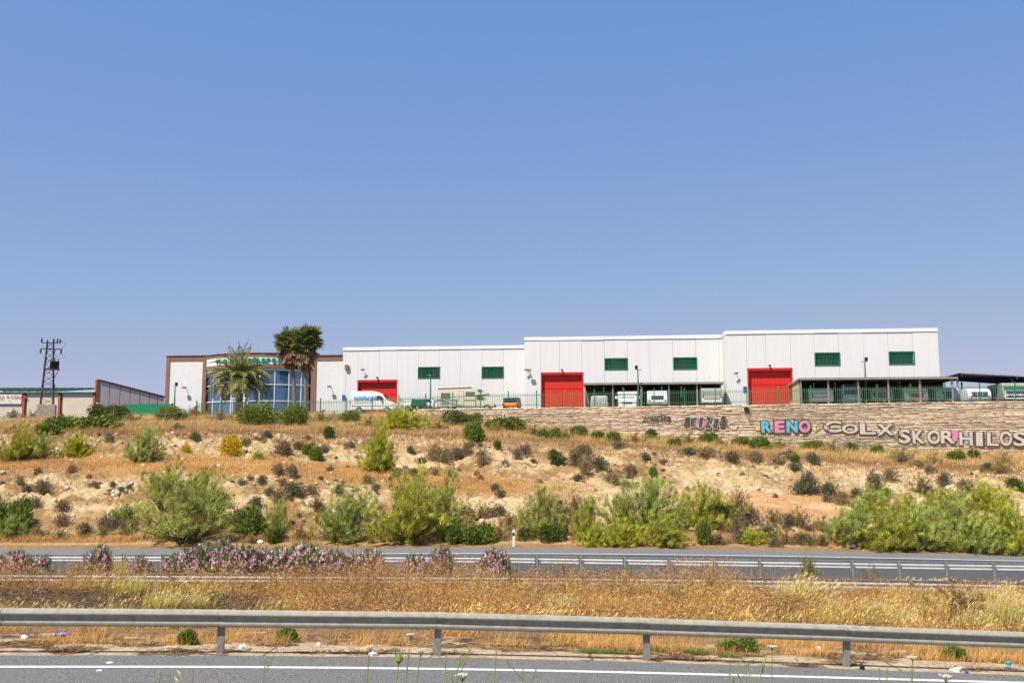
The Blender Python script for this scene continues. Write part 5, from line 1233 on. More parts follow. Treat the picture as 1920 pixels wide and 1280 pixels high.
# brown litter of twigs over the gutter
G = Stuff()
def litmask(X, Y, q, a): return sstep(.54, .60, fbm(X * 1.1, Y * 2.6, 81, 4) + .22 * sstep(3.45, 4.1, q)) * .9 + .05
X, Y, z, q, a, r = samp(15000, -.56, .56, 3.05, 4.3, litmask, 35); n = len(X)
P0 = np.stack([X, Y, z + r.uniform(0, .05, n)], 1); D = unit(np.stack([r.normal(0, 1, n), r.normal(0, 1, n), r.normal(0, .25, n)], 1)); V, T = slivers(P0, D, r.uniform(.03, .16, n), r.uniform(.006, .018, n), r)
c = mixc((.13, .085, .055), (.36, .24, .14), r.uniform(0, 1, n) ** 1.5); G.add(V, T, np.repeat(c, 3, 0))
X, Y, z, q, a, r = samp(52000, -.54, .5, 4.5, 5.7, lambda X, Y, q, a: np.maximum(sstep(.55, .66, fbm(X * .22, Y * .45, 73, 4)), (1 - sstep(-.30, -.20, a)) * .9), 36); n = len(X)
P0 = np.stack([X, Y, z + r.uniform(0, .16, n)], 1); D = unit(np.stack([r.normal(0, 1, n), r.normal(0, 1, n), r.normal(0, .4, n)], 1)); V, T = slivers(P0, D, r.uniform(.05, .3, n), r.uniform(.008, .022, n), r)
c = mixc((.07, .05, .04), (.24, .17, .12), r.uniform(0, 1, n) ** 1.5); G.add(V, T, np.repeat(c, 3, 0))
G.build('twig_litter', M['straw'], 'dark brown dead twigs and leaf litter lying on the gutter and median soil', 'litter')
# hillside grasses
G = Stuff()
def hb(n, q0, q1, mask, seed, h0, h1, w, cb, ct, spread=.3, a0=-.57, a1=.57):
    X, Y, z, q, a, r = samp(n, a0, a1, q0, q1, mask, seed); n = len(X); k = r.uniform(0, 1, n); tone = fbm(X * .35, Y * .5, seed + 5, 3)[:, None]
    tone = .25 + 1.1 * tone * r.uniform(.6, 1.25, (n, 1)); cbb = mixc(cb[0], cb[1], k) * (.5 + .8 * tone); ctt = mixc(ct[0], ct[1], k) * (.5 + .8 * tone)
    hv = (h0 + (h1 - h0) * fbm(X * .5, Y * .5, seed + 9, 3)) * r.uniform(.6, 1.15, n)
    V, T, C = blades('', X, Y, z, hv, r.uniform(.6, 1.3, n) * w, r, cbb, ctt, spread=spread); G.add(V, T, C)
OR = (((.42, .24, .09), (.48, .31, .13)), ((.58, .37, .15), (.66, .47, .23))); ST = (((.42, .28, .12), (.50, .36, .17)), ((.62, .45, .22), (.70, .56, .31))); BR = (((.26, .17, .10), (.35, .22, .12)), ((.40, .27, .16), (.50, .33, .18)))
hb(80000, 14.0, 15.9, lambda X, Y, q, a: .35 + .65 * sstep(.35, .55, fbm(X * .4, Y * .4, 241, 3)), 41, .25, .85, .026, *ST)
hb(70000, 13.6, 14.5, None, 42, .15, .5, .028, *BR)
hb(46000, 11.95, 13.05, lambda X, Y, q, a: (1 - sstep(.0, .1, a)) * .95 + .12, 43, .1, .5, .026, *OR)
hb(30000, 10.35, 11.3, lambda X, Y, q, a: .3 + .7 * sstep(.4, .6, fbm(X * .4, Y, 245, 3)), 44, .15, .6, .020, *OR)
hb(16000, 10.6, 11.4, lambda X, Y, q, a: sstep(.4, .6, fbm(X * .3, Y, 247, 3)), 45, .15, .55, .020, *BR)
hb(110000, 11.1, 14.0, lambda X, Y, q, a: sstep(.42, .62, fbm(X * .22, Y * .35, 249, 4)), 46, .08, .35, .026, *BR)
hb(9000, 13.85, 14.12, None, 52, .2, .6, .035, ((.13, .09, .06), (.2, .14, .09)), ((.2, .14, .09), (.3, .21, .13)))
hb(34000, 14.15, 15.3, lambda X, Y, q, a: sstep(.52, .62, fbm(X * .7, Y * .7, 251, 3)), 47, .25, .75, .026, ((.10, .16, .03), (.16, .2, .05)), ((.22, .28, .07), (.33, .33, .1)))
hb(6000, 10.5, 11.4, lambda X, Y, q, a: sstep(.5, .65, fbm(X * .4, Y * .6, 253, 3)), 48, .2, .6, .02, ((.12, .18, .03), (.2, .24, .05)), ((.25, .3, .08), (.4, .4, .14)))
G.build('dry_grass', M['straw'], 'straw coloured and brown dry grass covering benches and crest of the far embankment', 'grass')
# loose stones on the cut faces
X, Y, z, q, a, r = samp(2600, -.56, .56, 11.0, 14.0, lambda X, Y, q, a: slopeamt(q) * .8 + .1, 51); n = len(X)
sz_ = r.uniform(.04, .16, n) * r.uniform(.6, 1.3, n); base = np.array([(-1, -1, -1), (1, -1, -1), (1, 1, -1), (-1, 1, -1), (-.7, -.8, .9), (.8, -.6, .7), (.6, .8, 1), (-.8, .6, .6)], float)
V = (base[None] * (sz_[:, None, None]) * r.uniform(.6, 1.3, (n, 8, 1)) + np.stack([X, Y, z], 1)[:, None, :]).reshape(-1, 3)
fc = np.array([(3, 2, 1, 0), (4, 5, 6, 7), (0, 1, 5, 4), (1, 2, 6, 5), (2, 3, 7, 6), (3, 0, 4, 7)]); T = (np.arange(n)[:, None, None] * 8 + fc[None]).reshape(-1, 4)
c = np.repeat(mixc((.60, .48, .33), (.72, .62, .46), r.uniform(0, 1, n)), 8, 0)
tag(mesh_np('rubble', V, T, M['ground'], c), 'small pale stones strewn over the cut slopes', 'stones', kind='stuff')
# ------------------------------------------------------------------ vehicles
def pbody(name, prof, hw, m, parent, bevel=.05, inset=None):
    """side profile (x forward, z up) across a width that may narrow with height"""
    f = inset or (lambda z: 1.0); n = len(prof)
    vs = [(x, -hw * f(z), z) for x, z in prof] + [(x, hw * f(z), z) for x, z in prof]
    fs = [tuple(range(n))[::-1], tuple(range(n, 2 * n))] + [(i, (i + 1) % n, n + (i + 1) % n, n + i) for i in range(n)]
    return MB().add(vs, fs).build(name, m, parent, bevel=bevel)
def wheel(parent, x, y, r=.33, w=.2):
    o = MB().disc((x, y, r), (0, 1, 0), r, w, 20).build('wheel', M['rubber'], parent)
    MB().disc((x, y + (-.5 if y < 0 else .5) * w, r), (0, 1, 0), r * .6, .03, 14).build('rim', M['post'], o)
    return o
def sidepoly(name, pts, y, m, parent, th=.012):
    n = len(pts); s = -1 if y < 0 else 1
    vs = [(x, y, z) for x, z in pts] + [(x, y + s * th, z) for x, z in pts]
    return MB().add(vs, [tuple(range(n)), tuple(range(n, 2 * n))[::-1]] + [(i, (i + 1) % n, n + (i + 1) % n, n + i) for i in range(n)]).build(name, m, parent)
# white panel van, nose to the right
def place(u, d, z, head, label, cat, name, v=765):
    a = ray(u, v)[0]; return thing(name, label, cat, (a * d, d, z), R(head))
v = place(703, 107.2, 5.42, -6, 'white high roof panel van with blue lettering, in front of the leftmost red door', 'van', 'panel_van')
pv = [(-2.45, .35), (2.45, .35), (2.48, .75), (2.35, 1.0), (1.55, 1.35), (1.0, 1.95), (.55, 2.2), (.0, 2.32), (-2.3, 2.32), (-2.42, 2.2), (-2.45, 1.2)]
vin = lambda z: 1.0 if z < 1.2 else 1 - .10 * (z - 1.2)
pbody('body', pv, .96, M['vwhite'], v, .06, vin)
for s in (-1, 1):
    y = s * .955
    sidepoly('side_window', [(.35, 1.28), (1.36, 1.28), (1.0, 1.72), (.75, 1.84), (.38, 1.84)], y - s * .045, M['carwin'], v, .03)
    for x in (-1.5, 1.55): wheel(v, x, s * .88)
    MB().box(.9, 1.05, y, y + s * .18, 1.25, 1.5).build('mirror', M['black'], v)
    sidepoly('door_seam', [(.22, .5), (.24, .5), (.24, 2.0), (.22, 2.0)], y - s * .05, M['steel_post'], v, .054)
    sidepoly('rub_strip', [(-2.3, .72), (2.1, .72), (2.1, .80), (-2.3, .80)], y, M['post'], v, .02)
MB().add([(1.60, -.80, 1.37), (1.60, .80, 1.37), (1.04, .72, 1.95), (1.04, -.72, 1.95), (1.63, -.80, 1.38), (1.63, .80, 1.38), (1.07, .72, 1.97), (1.07, -.72, 1.97)],
         [(0, 1, 2, 3), (7, 6, 5, 4), (0, 4, 5, 1), (1, 5, 6, 2), (2, 6, 7, 3), (3, 7, 4, 0)]).build('windscreen', M['carwin'], v)
me, xa, xb, zh = text_mesh("telefurgo", .66, M['txtblue'], .004, .012, .25)
t_ = inst('lettering', me, v, (-2.15, -.975, 1.42), (R(3), 0, 0), (2.45 / (xb - xa), 1, 1))
sidepoly('slogan', [(-2.0, 1.08), (.05, 1.08), (.05, 1.13), (-2.0, 1.13)], -.965, M['txtgrey'], v, .006)
for yy in (-.6, .6): MB().box(2.40, 2.46, yy - .15, yy + .15, .75, .98).build('headlight', M['lamp'], v)
MB().box(-2.5, -2.44, -.9, -.75, .8, 1.3).build('tail_light', M['redlight'], v)

# overcab motorhome
v = place(875, 103.6, 5.45, -4, 'cream overcab motorhome with green stripe parked before the leftmost warehouse', 'motorhome', 'motorhome')
pb_ = [(-3.0, .42), (1.05, .42), (1.05, 1.55), (1.25, 1.62), (2.25, 1.68), (2.35, 1.85), (1.85, 2.28), (1.1, 2.42), (.2, 2.5), (-2.95, 2.38), (-3.02, 2.2)]
pbody('body', pb_, 1.05, M['vcream'], v, .05)
pbody('roof', [(-2.98, 2.392), (.2, 2.512), (1.1, 2.432), (1.6, 2.34), (1.5, 2.47), (.9, 2.56), (-2.6, 2.50)], 1.03, M['vwhite'], v, .02)
pbody('cab', [(1.0, .42), (2.95, .42), (3.0, .72), (2.85, .98), (2.1, 1.12), (1.65, 1.60), (1.0, 1.60)], .95, M['vcream'], v, .06)
for s in (-1, 1):
    y = s * 1.052
    sidepoly('window', [(-2.55, 1.25), (-1.6, 1.25), (-1.6, 1.85), (-2.55, 1.85)], y, M['greywin'], v, .02)
    sidepoly('window', [(.0, 1.50), (.98, 1.50), (.98, 1.95), (.0, 1.95)], y, M['greywin'], v, .02)
    sidepoly('window', [(1.25, 1.95), (1.75, 1.95), (1.70, 2.2), (1.25, 2.2)], y, M['greywin'], v, .02)
    dr = sidepoly('door', [(-.72, .55), (-.18, .55), (-.18, 2.05), (-.72, 2.05)], y, M['txtgrey'], v, .012)
    sidepoly('door_leaf', [(-.69, .58), (-.21, .58), (-.21, 2.02), (-.69, 2.02)], y + s * .013, M['vcream'], dr, .008)
    sidepoly('stripe', [(-2.98, 1.02), (-.75, 1.02), (-.75, 1.16), (-2.98, 1.16)], y, M['teal'], v, .006)
    sidepoly('stripe', [(-.15, 1.02), (1.02, 1.02), (1.02, 1.12), (-.15, 1.12)], y, M['vgreen'], v, .006)
    sidepoly('locker', [(-2.6, .62), (-1.7, .62), (-1.7, .9), (-2.6, .9)], y, M['txtgrey'], v, .008)
    sidepoly('cab_window', [(1.2, 1.12), (1.98, 1.12), (1.64, 1.54), (1.2, 1.54)], s * .952, M['carwin'], v, .015)
    for x in (-1.55, 2.2): wheel(v, x, s * .9, .33, .2)
    sidepoly('awning_edge', [(-2.9, 2.30), (.6, 2.40), (.6, 2.44), (-2.9, 2.34)], y, M['darkbrown'], v, .05)
MB().add([(2.14, -.82, 1.14), (2.14, .82, 1.14), (1.69, .78, 1.58), (1.69, -.78, 1.58), (2.17, -.82, 1.16), (2.17, .82, 1.16), (1.72, .78, 1.6), (1.72, -.78, 1.6)],
         [(0, 1, 2, 3), (7, 6, 5, 4), (0, 4, 5, 1), (1, 5, 6, 2), (2, 6, 7, 3), (3, 7, 4, 0)]).build('windscreen', M['carwin'], v)
MB().box(2.9, 3.05, -.9, .9, .45, .62).build('bumper', M['vgreen'], v, bevel=.02)
for yy in (-.6, .6): MB().box(2.90, 2.99, yy - .15, yy + .15, .72, .9).build('headlight', M['lamp'], v)

def small_car(u, d, head, label, body, name='parked_car', z=5.45, sc_=1.0, roofm=None, L=1.95):
    v = place(u, d, z, head, label, 'car', name)
    p = [(-L, .3), (L, .3), (L + .03, .62), (L - .2, .78), (.85, .90), (.25, 1.38), (-1.15, 1.40), (-L + .1, .95), (-L - .02, .62)]
    pbody('body', p, .85, body, v, .07, lambda zz: 1 - .28 * max(0, zz - .9))
    for s in (-1, 1):
        sidepoly('side_window', [(-1.45, .95), (.70, .95), (.22, 1.30), (-1.1, 1.32)], s * .80, M['carwin'], v, .03)
        for x in (-1.2, 1.22): wheel(v, x, s * .76, .3, .18)
    MB().add([(-1.90, -.70, .98), (-1.90, .70, .98), (-1.22, .62, 1.38), (-1.22, -.62, 1.38), (-1.93, -.70, .99), (-1.93, .70, .99), (-1.24, .62, 1.40), (-1.24, -.62, 1.40)],
             [(0, 1, 2, 3), (7, 6, 5, 4), (0, 4, 5, 1), (1, 5, 6, 2), (2, 6, 7, 3), (3, 7, 4, 0)]).build('rear_window', M['carwin'], v)
    for yy in (-.65, .65): MB().box(-L - .04, -L + .02, yy - .12, yy + .12, .62, .8).build('tail_light', M['redlight'], v)
    return v
small_car(789, 104.5, 170, 'white car mostly hidden behind the yellow green bush and lamp post, left of the motorhome', M['vwhite'])
v = place(800, 103.8, 5.5, 0, 'dark green covered trailer left of the cream motorhome', 'trailer', 'trailer')
pbody('body', [(-1.6, .45), (-.1, .45), (-.1, 1.12), (-1.5, 1.2)], .8, M['vgreen'], v, .04)
for s in (-1, 1): wheel(v, -.9, s * .7, .28, .16)
MB().bar((-.1, 0, .5), (.9, 0, .42), .08).bar((.75, 0, 0), (.75, 0, .5), .06).build('drawbar', M['post'], v)
# orange and green camper seen from behind
v = place(960, 101.6, 5.55, 80, 'small camper with orange lower half and green window right of the motorhome', 'camper', 'camper')
pbody('body', [(-1.0, .25), (1.0, .25), (1.02, .55), (1.0, .62), (-1.0, .62), (-1.02, .5)], .84, M['orange'], v, .05)
pbody('upper_body', [(-1.0, .625), (1.0, .625), (.8, 1.12), (-.85, 1.15)], .82, M['vgreen'], v, .06, lambda zz: 1 - .12 * max(0, zz - .62))
pbody('roof', [(-.88, 1.152), (.82, 1.122), (.7, 1.2), (-.75, 1.22)], .74, M['vwhite'], v, .02)
MB().box(-1.03, -.97, -.60, .60, .72, 1.05).build('rear_window', M['carwin'], v)
for yy in (-.7, .7): MB().box(-1.06, -1.0, yy - .08, yy + .08, .42, .58).build('tail_light', M['redlight'], v)
for s in (-1, 1):
    for x in (-.6, .6): wheel(v, x, s * .72, .26, .15)

def caravan(u, d, label, body, h=2.35, w=2.15, win=None, band=None, low=None, rake=.45, z=PL, windim=(.75, 1.05, 1.65), drawbar=True, L=4.6, head=-90, winshape='box', cat='caravan', lights=True):
    t = place(u, d, z, head - 6, label, cat, 'caravan', 745)
    f = L / 2; hw = w / 2
    prof = [(-f, .45), (f - .15, .38), (f, .62), (f - .03, .95), (f - rake * .55, windim[2] + .05), (f - rake, h - .18), (f - rake - .3, h), (-f + .5, h), (-f + .1, h - .25)]
    pbody('body', prof, hw, body, t, .09)
    def fx(zz):                                      # front face at height zz
        pts = prof[2:6]
        for (x0, z0), (x1, z1) in zip(pts, pts[1:]):
            if z0 <= zz <= z1: return x0 + (x1 - x0) * (zz - z0) / (z1 - z0)
        return f
    def front(name, y0, y1, z0, z1, m, th=.02, trap=0.0, par=None):
        a_ = fx(z0) + .005; b_ = fx(z1) + .005
        vs = [(a_, y0 + trap, z0), (a_, y1 - trap, z0), (b_, y1, z1), (b_, y0, z1)]; vs += [(x + th, y, zz + th * .3) for x, y, zz in vs]
        return MB().add(vs, [(0, 1, 2, 3), (7, 6, 5, 4), (0, 4, 5, 1), (1, 5, 6, 2), (2, 6, 7, 3), (3, 7, 4, 0)]).build(name, m, par or t)
    ww, wz0, wz1 = windim
    wf = front('window', -ww, ww, wz0, wz1, M['black'], .018, .12 if winshape == 'trap' else 0)
    k = 3 if winshape == 'three' else 1
    for i in range(k):
        y0 = -ww + .05 + (2 * ww - .1) * i / k + .02; y1 = -ww + .05 + (2 * ww - .1) * (i + 1) / k - .02
        front('pane', y0, y1, wz0 + .05, wz1 - .05, win or M['greywin'], .035, .1 if winshape == 'trap' else 0, wf)
    if band: front('band', -hw + .12, hw - .12, wz1 + .10, h - .35, band, .012)
    if low: front('lower_panel', -hw + .08, hw - .08, .5, .92, low, .015)
    if lights:
        for yy in (-hw + .22, hw - .22): front('marker_light', yy - .08, yy + .08, .70, .80, M['redlight'] if win is M['carwin'] else M['lamp'], .03)
    for s in (-1, 1): wheel(t, -.2, s * (hw - .12), .3, .18); sidepoly('side_window', [(-1.5, 1.15), (-.4, 1.15), (-.4, 1.7), (-1.5, 1.7)], s * (hw + .001), M['greywin'], t, .02)
    if drawbar:
        MB().bar((f - .1, -.45, .45), (f + .85, 0, .42), .06).bar((f - .1, .45, .45), (f + .85, 0, .42), .06).bar((f + .75, 0, 0), (f + .75, 0, .5), .05).build('drawbar', M['post'], t)
    return t
# under the first carport
v = place(1124.5, 102.4, PL, -96, 'vehicle under a wrinkled silver grey cover, leftmost in the first carport', 'covered car', 'covered_car')
pbody('cover', [(-2, .12), (2.05, .12), (2.0, 1.0), (1.85, 1.28), (.6, 1.36), (-1.7, 1.3), (-1.98, 1.0)], .93, M['vsilver'], v, .16, lambda zz: 1 - .10 * max(0, zz - .3))
for yy in (-.5, .1, .55): MB().bar((2.07, yy, .15), (2.02, yy + .1, 1.0), .035).build('fold', M['vsilver'], v)
v = place(1177.5, 102.2, PL, -98, 'white overcab motorhome front with silver screen cover, second in the first carport', 'motorhome', 'motorhome')
pbody('body', [(-2.6, .4), (1.1, .4), (1.1, 1.28), (1.85, 1.36), (1.8, 1.62), (1.2, 1.83), (-2.6, 1.8)], 1.02, M['vwhite'], v, .12)
pbody('cab', [(1.1, .18), (2.45, .18), (2.5, .55), (2.42, .85), (2.15, .98), (1.7, 1.34), (1.1, 1.34)], .92, M['vwhite'], v, .07)
MB().add([(2.19, -.78, .99), (2.19, .78, .99), (1.76, .74, 1.33), (1.76, -.74, 1.33), (2.22, -.78, 1.0), (2.22, .78, 1.0), (1.79, .74, 1.35), (1.79, -.74, 1.35)],
         [(0, 1, 2, 3), (7, 6, 5, 4), (0, 4, 5, 1), (1, 5, 6, 2), (2, 6, 7, 3), (3, 7, 4, 0)]).build('windscreen', M['vsilver'], v)
MB().box(2.49, 2.53, -.5, .5, .42, .6).build('grille', M['black'], v); MB().box(2.42, 2.56, -.9, .9, .15, .34).build('bumper', M['vwhite'], v, bevel=.02)
for yy in (-.68, .68): MB().box(2.43, 2.52, yy - .16, yy + .16, .5, .72).build('headlight', M['lamp'], v); 
for s in (-1, 1):
    MB().box(1.75, 1.85, s * 1.0, s * 1.22, .95, 1.25).build('mirror', M['vwhite'], v)
    for x in (-1.4, 1.7): wheel(v, x, s * .85, .3, .2)
WH, CR = M['vwhite'], M['vcream']
caravan(1231, 102.2, 'white caravan with wide dark front window, third in the first carport', WH, h=1.85, w=2.0, win=M['carwin'], windim=(.62, .85, 1.25), rake=.25)
caravan(1331, 101.2, 'old caravan with beige upper half and white skirt, rightmost in the first carport', M['vgrey'], h=1.95, w=2.1, win=M['txtgrey'], windim=(.9, .75, 1.3), band=M['vbeige'], low=WH, rake=.2)
# under the long carport
DF = 97.6
caravan(1530.5, DF + .8, 'white caravan with framed front window, leftmost in the long carport', WH, h=1.75, w=2.35, win=WH, windim=(.82, .78, 1.2), rake=.2, drawbar=False)
v = place(1588, DF + .6, PL, -96, 'pale blue van seen from behind with red tail lights in the long carport', 'van', 'panel_van')
pbody('body', [(-2.4, .25), (2.35, .25), (2.45, .5), (2.42, 1.1), (2.25, 1.82), (2.0, 1.95), (-2.0, 1.95), (-2.4, 1.2)], .98, M['vblue'], v, .08, lambda zz: 1 - .10 * max(0, zz - 1.0))
MB().add([(2.43, -.78, 1.05), (2.43, .78, 1.05), (2.30, .72, 1.55), (2.30, -.72, 1.55), (2.46, -.78, 1.06), (2.46, .78, 1.06), (2.33, .72, 1.56), (2.33, -.72, 1.56)],
         [(0, 1, 2, 3), (7, 6, 5, 4), (0, 4, 5, 1), (1, 5, 6, 2), (2, 6, 7, 3), (3, 7, 4, 0)]).build('rear_window', M['carwin'], v)
for s in (-1, 1):
    MB().box(2.41, 2.50, s * .80, s * .97, .72, 1.1).build('tail_light', M['redlight'], v); wheel(v, 1.5, s * .86, .3, .2); wheel(v, -1.5, s * .86, .3, .2)
MB().box(2.44, 2.55, -.95, .95, .25, .45).build('bumper', M['post'], v, bevel=.02); MB().box(2.455, 2.48, -.3, .3, .62, .76).build('number_plate', WH, v)
MB().bar((2.0, -.75, 2.03), (2.0, .75, 2.03), .05).bar((-1.5, -.75, 2.03), (-1.5, .75, 2.03), .05).bar((2.0, -.72, 2.03), (-1.5, -.72, 2.03), .05).bar((2.0, .72, 2.03), (-1.5, .72, 2.03), .05).build('roof_rack', M['post'], v)
caravan(1643, DF + .3, 'greyish beige caravan with dark window behind a lamp post in the long carport', M['vgrey'], h=1.75, w=2.1, windim=(.8, .8, 1.2), band=M['vbeige'], rake=.2)
caravan(1705.5, DF - .2, 'caravan with beige upper half, brown blind and white lower front in the long carport', WH, h=1.72, w=2.25, win=M['terra'], windim=(.65, .75, 1.15), band=M['vbeige'], rake=.25)
caravan(1764, DF - .5, 'blue grey caravan with dark trapezoid window, under the right end of the long carport', M['vlblue'], h=1.72, w=2.2, win=M['carwin'], windim=(.55, .6, 1.3), winshape='trap', rake=.3)
caravan(1822, 96.3, 'white caravan with a wide three pane window, first under the dark canopy', WH, h=1.55, w=2.1, win=M['carwin'], windim=(.78, .72, 1.2), winshape='three', rake=.35)
caravan(1890, 95.8, 'large green grey caravan with stacked windows near the right frame edge', M['vgrey'], h=2.05, w=2.45, win=M['carwin'], windim=(.95, .62, 1.25), winshape='three', band=M['vgreen'], rake=.3, low=WH)
caravan(1950, 95.3, 'caravan cut off by the right frame edge under the canopy', M['vlblue'], h=1.8, w=2.2, rake=.3)
caravan(1850, 102, 'dark shaded caravan in the back row under the canopy', M['vgrey'], h=2.0, w=2.2, rake=.3)
# low clutter in the empty bay
v = place(1283, 102.5, PL, 0, 'dark trailer in the empty bay between two caravans of the first carport', 'trailer', 'trailer')
pbody('body', [(-1.2, .35), (1.2, .35), (1.2, .75), (-1.2, .75)], .6, M['cpback'], v, .03)
for s in (-1, 1): wheel(v, 0, s * .55, .25, .15)

# ------------------------------------------------------------------ flood lamps on poles
def lamp_post(u, vt, d, label, side=1, arm=True, m='green'):
    a = ray(u, 760)[0]; t = thing('street_lamp', label, 'lamp post', (a * d, d, PL - .3), 0)
    h = ZV(vt, d) - (PL - .3)
    MB().tube([(0, 0, -.3), (0, 0, h * .5), (0, 0, h)], [.10, .08, .055], 8).build('pole', M[m], t)
    MB().bar((-.35 * side, 0, h), (.25 * side, 0, h), .06).build('arm', M['steel_post'], t)
    MB().box(-.28 if side < 0 else .02, .24 if side > 0 else -.02, -.2, .15, h + .06, h + .42).build('lamp_head', M['black'], t, bevel=.02) if side else None
    return t
lamp_post(807, 703, 103, 'pole with dark floodlight in front of the leftmost grille window, beside the motorhome', 1)
lamp_post(1197, 693, 99.6, 'pole with black floodlight in front of the first carport', -1)
lamp_post(1625, 678, 95.2, 'tallest pole with black floodlight in front of the long carport', 1)
t = lamp_post(327, 724, 109, 'slim pole with floodlight and side lamp at the left end of the showroom', 1)
a = ray(150, 760)[0]
# ------------------------------------------------------------------ lattice pylon with transformer
PY = 117.0; pz = ZV(764, PY); s_ = 1 / (F / PY)
t = thing('pylon', 'rusty lattice power pylon with dark transformer at the far left', 'pylon', (ray(89, 740)[0] * PY, PY, pz), R(20))
hp = ZV(638, PY) - pz; w0_, w1_ = .68, .32
wf_ = lambda z: w0_ + (w1_ - w0_) * min(1, z / (hp * .8))
MB().box(-1.0, 1.0, -.9, .9, -1.2, .35).build('footing', M['conc'], t, bevel=.05)
for sx_ in (-1, 1):
    for sy_ in (-1, 1):
        MB().bar((sx_ * wf_(0), sy_ * wf_(0), .3), (sx_ * wf_(hp), sy_ * wf_(hp), hp), .10).build('leg', M['rust'], t)
nb_ = 11; b = MB()
for i in range(nb_):
    z0 = .4 + (hp - .5) * i / nb_; z1 = .4 + (hp - .5) * (i + 1) / nb_; q0, q1 = wf_(z0), wf_(z1); f_ = 1 if i % 2 else -1
    for k in range(4):
        c_ = [(1, 1), (-1, 1), (-1, -1), (1, -1), (1, 1)]; p0 = c_[k]; p1 = c_[k + 1]
        if f_ < 0: p0, p1 = p1, p0
        b.bar((p0[0] * q0, p0[1] * q0, z0), (p1[0] * q1, p1[1] * q1, z1), .055)
b.build('lattice', M['rust'], t)
zx = ZV(654, PY) - pz; zx0 = ZV(643, PY) - pz
MB().bar((-1.05, 0, zx), (1.35, 0, zx), .11).build('crossarm', M['rust'], t); MB().bar((-.9, 0, zx0), (.85, 0, zx0), .10).build('crossarm', M['rust'], t)
for x, z, up_ in ((-1.0, zx, -1), (.45, zx, -1), (1.2, zx, -1), (-.95, zx0, 1), (.75, zx0, 1), (.35, zx0, 1), (1.05, zx0 - .05, 1)):
    MB().tube([(x, 0, z), (x, 0, z + up_ * .18), (x, 0, z + up_ * .45), (x, 0, z + up_ * .6)], [.04, .11, .09, .03], 8).build('insulator', M['darkbrown'], t)
zt_ = ZV(677, PY) - pz; zb_ = ZV(691, PY) - pz
MB().box(-.55, 1.15, -.55, .35, zb_ - .12, zb_).build('platform', M['rust'], t)
tf = MB().box(.12, 1.08, -.5, .25, zb_ + .01, zt_).build('transformer', M['black'], t, bevel=.04)
for i in range(7): boxpart('fin', tf, M['black'], .16 + i * .13, .20 + i * .13, -.6, -.5, zb_ + .08, zt_ - .1)
for x in (.25, .6, .95): MB().tube([(x, -.1, zt_), (x, -.1, zt_ + .3)], .05, 6).build('bushing', M['darkbrown'], tf)
MB().bar((1.05, 0, zb_ - .1), (.45, 0, zb_ - 1.5), .07).build('brace', M['rust'], t)
for (x0_, z0_, x1_, z1_, sg_) in ((1.2, zx - .6, .95, zt_ + .3, .55), (.45, zx - .6, .6, zt_ + .3, .25), (.75, zx0 + .6, 1.2, zx, .5)):
    MB().tube([(x0_, 0, z0_), (max(x0_, x1_) + sg_, 0, (z0_ + z1_) / 2), (x1_, 0, z1_)], .018, 4).build('cable', M['black'], t)
pp = thing('pipe_post', 'thin bent conduit post standing right of the pylon', 'post', (ray(101, 750)[0] * PY, PY, pz))
MB().tube([(0, 0, -.4), (0, 0, ZV(720, PY) - pz), (-.5, 0, ZV(719, PY) - pz)], .055, 6).build('pole', M['green'], pp)

# ------------------------------------------------------------------ palms
pr = np.random.RandomState(31)
def frond_mesh(seed, L=3.2, droop=1.0, lean=0.9, dry=False):
    """pinnate leaf growing from the origin along +X, rising then arching down"""
    r = np.random.RandomState(seed); n = 46; t = np.linspace(0, 1, n)
    e0 = lean; ang = e0 - droop * t ** 1.3 * 1.5; dx = np.cos(ang); dz = np.sin(ang)
    x = np.concatenate([[0], np.cumsum(dx[:-1])]) * L / n; z = np.concatenate([[0], np.cumsum(dz[:-1])]) * L / n
    mb = MB(); mb.tube([Vector((x[i], 0, z[i])) for i in range(0, n, 5)] + [Vector((x[-1], 0, z[-1]))], [.035 * (1 - i / 11) + .006 for i in range(len(range(0, n, 5)) + 1)], 4, caps=False)
    Vs = []; C = []
    for s in (-1, 1):
        i = np.arange(4, n); k = len(i); T_ = np.stack([dx[i], np.zeros(k), dz[i]], 1)
        side = np.zeros((k, 3)); side[:, 1] = s
        D = unit(T_ * .75 + side * .85 + np.array([0, 0, .18]) + r.normal(0, .10, (k, 3))); ll = .58 * np.sin(np.clip(t[i] * 1.05 + .08, 0, 1) * np.pi) ** .6 + .08
        P0 = np.stack([x[i], np.zeros(k), z[i]], 1); S_ = unit(np.cross(D, side + np.array([0, 0, .3]))); V = quads(P0, D, T_, ll * r.uniform(.85, 1.1, k), .032)
        droopv = V.reshape(k, 4, 3); droopv[:, 2, 2] -= .08; Vs.append(droopv.reshape(-1, 3))
        c = mixc((.15, .18, .055), (.42, .42, .17), r.uniform(0, 1, k)); C.append(np.repeat(c, 4, 0))
    V = np.concatenate(Vs); C = np.concatenate(C); T = tri2(V); nb = len(V); st = mb
    vv = np.array(st.v); ft = []
    for f in st.f: ft += [(f[0], f[1], f[2]), (f[0], f[2], f[3])]
    V = np.concatenate([V, vv]); T = np.concatenate([T, np.array(ft) + nb]); C = np.concatenate([C, np.tile((.42, .36, .16), (len(vv), 1))])
    o = mesh_np('frond', V, T, M['leaf'], C); me = o.data; bpy.data.objects.remove(o); return me
def trunk(parent, h, r0, r1, rings=26, bulge=1.0, m='trunk', lean=(0, 0)):
    mb = MB(); pts = []; rs = []
    for i in range(rings * 2 + 1):
        t = i / (rings * 2); pts.append((lean[0] * t * t, lean[1] * t * t, h * t)); rs.append((r0 + (r1 - r0) * t) * (1.0 + (.06 if i % 2 else -.05) * bulge))
    return mb.tube(pts, rs, 12).build('trunk', M[m], parent)
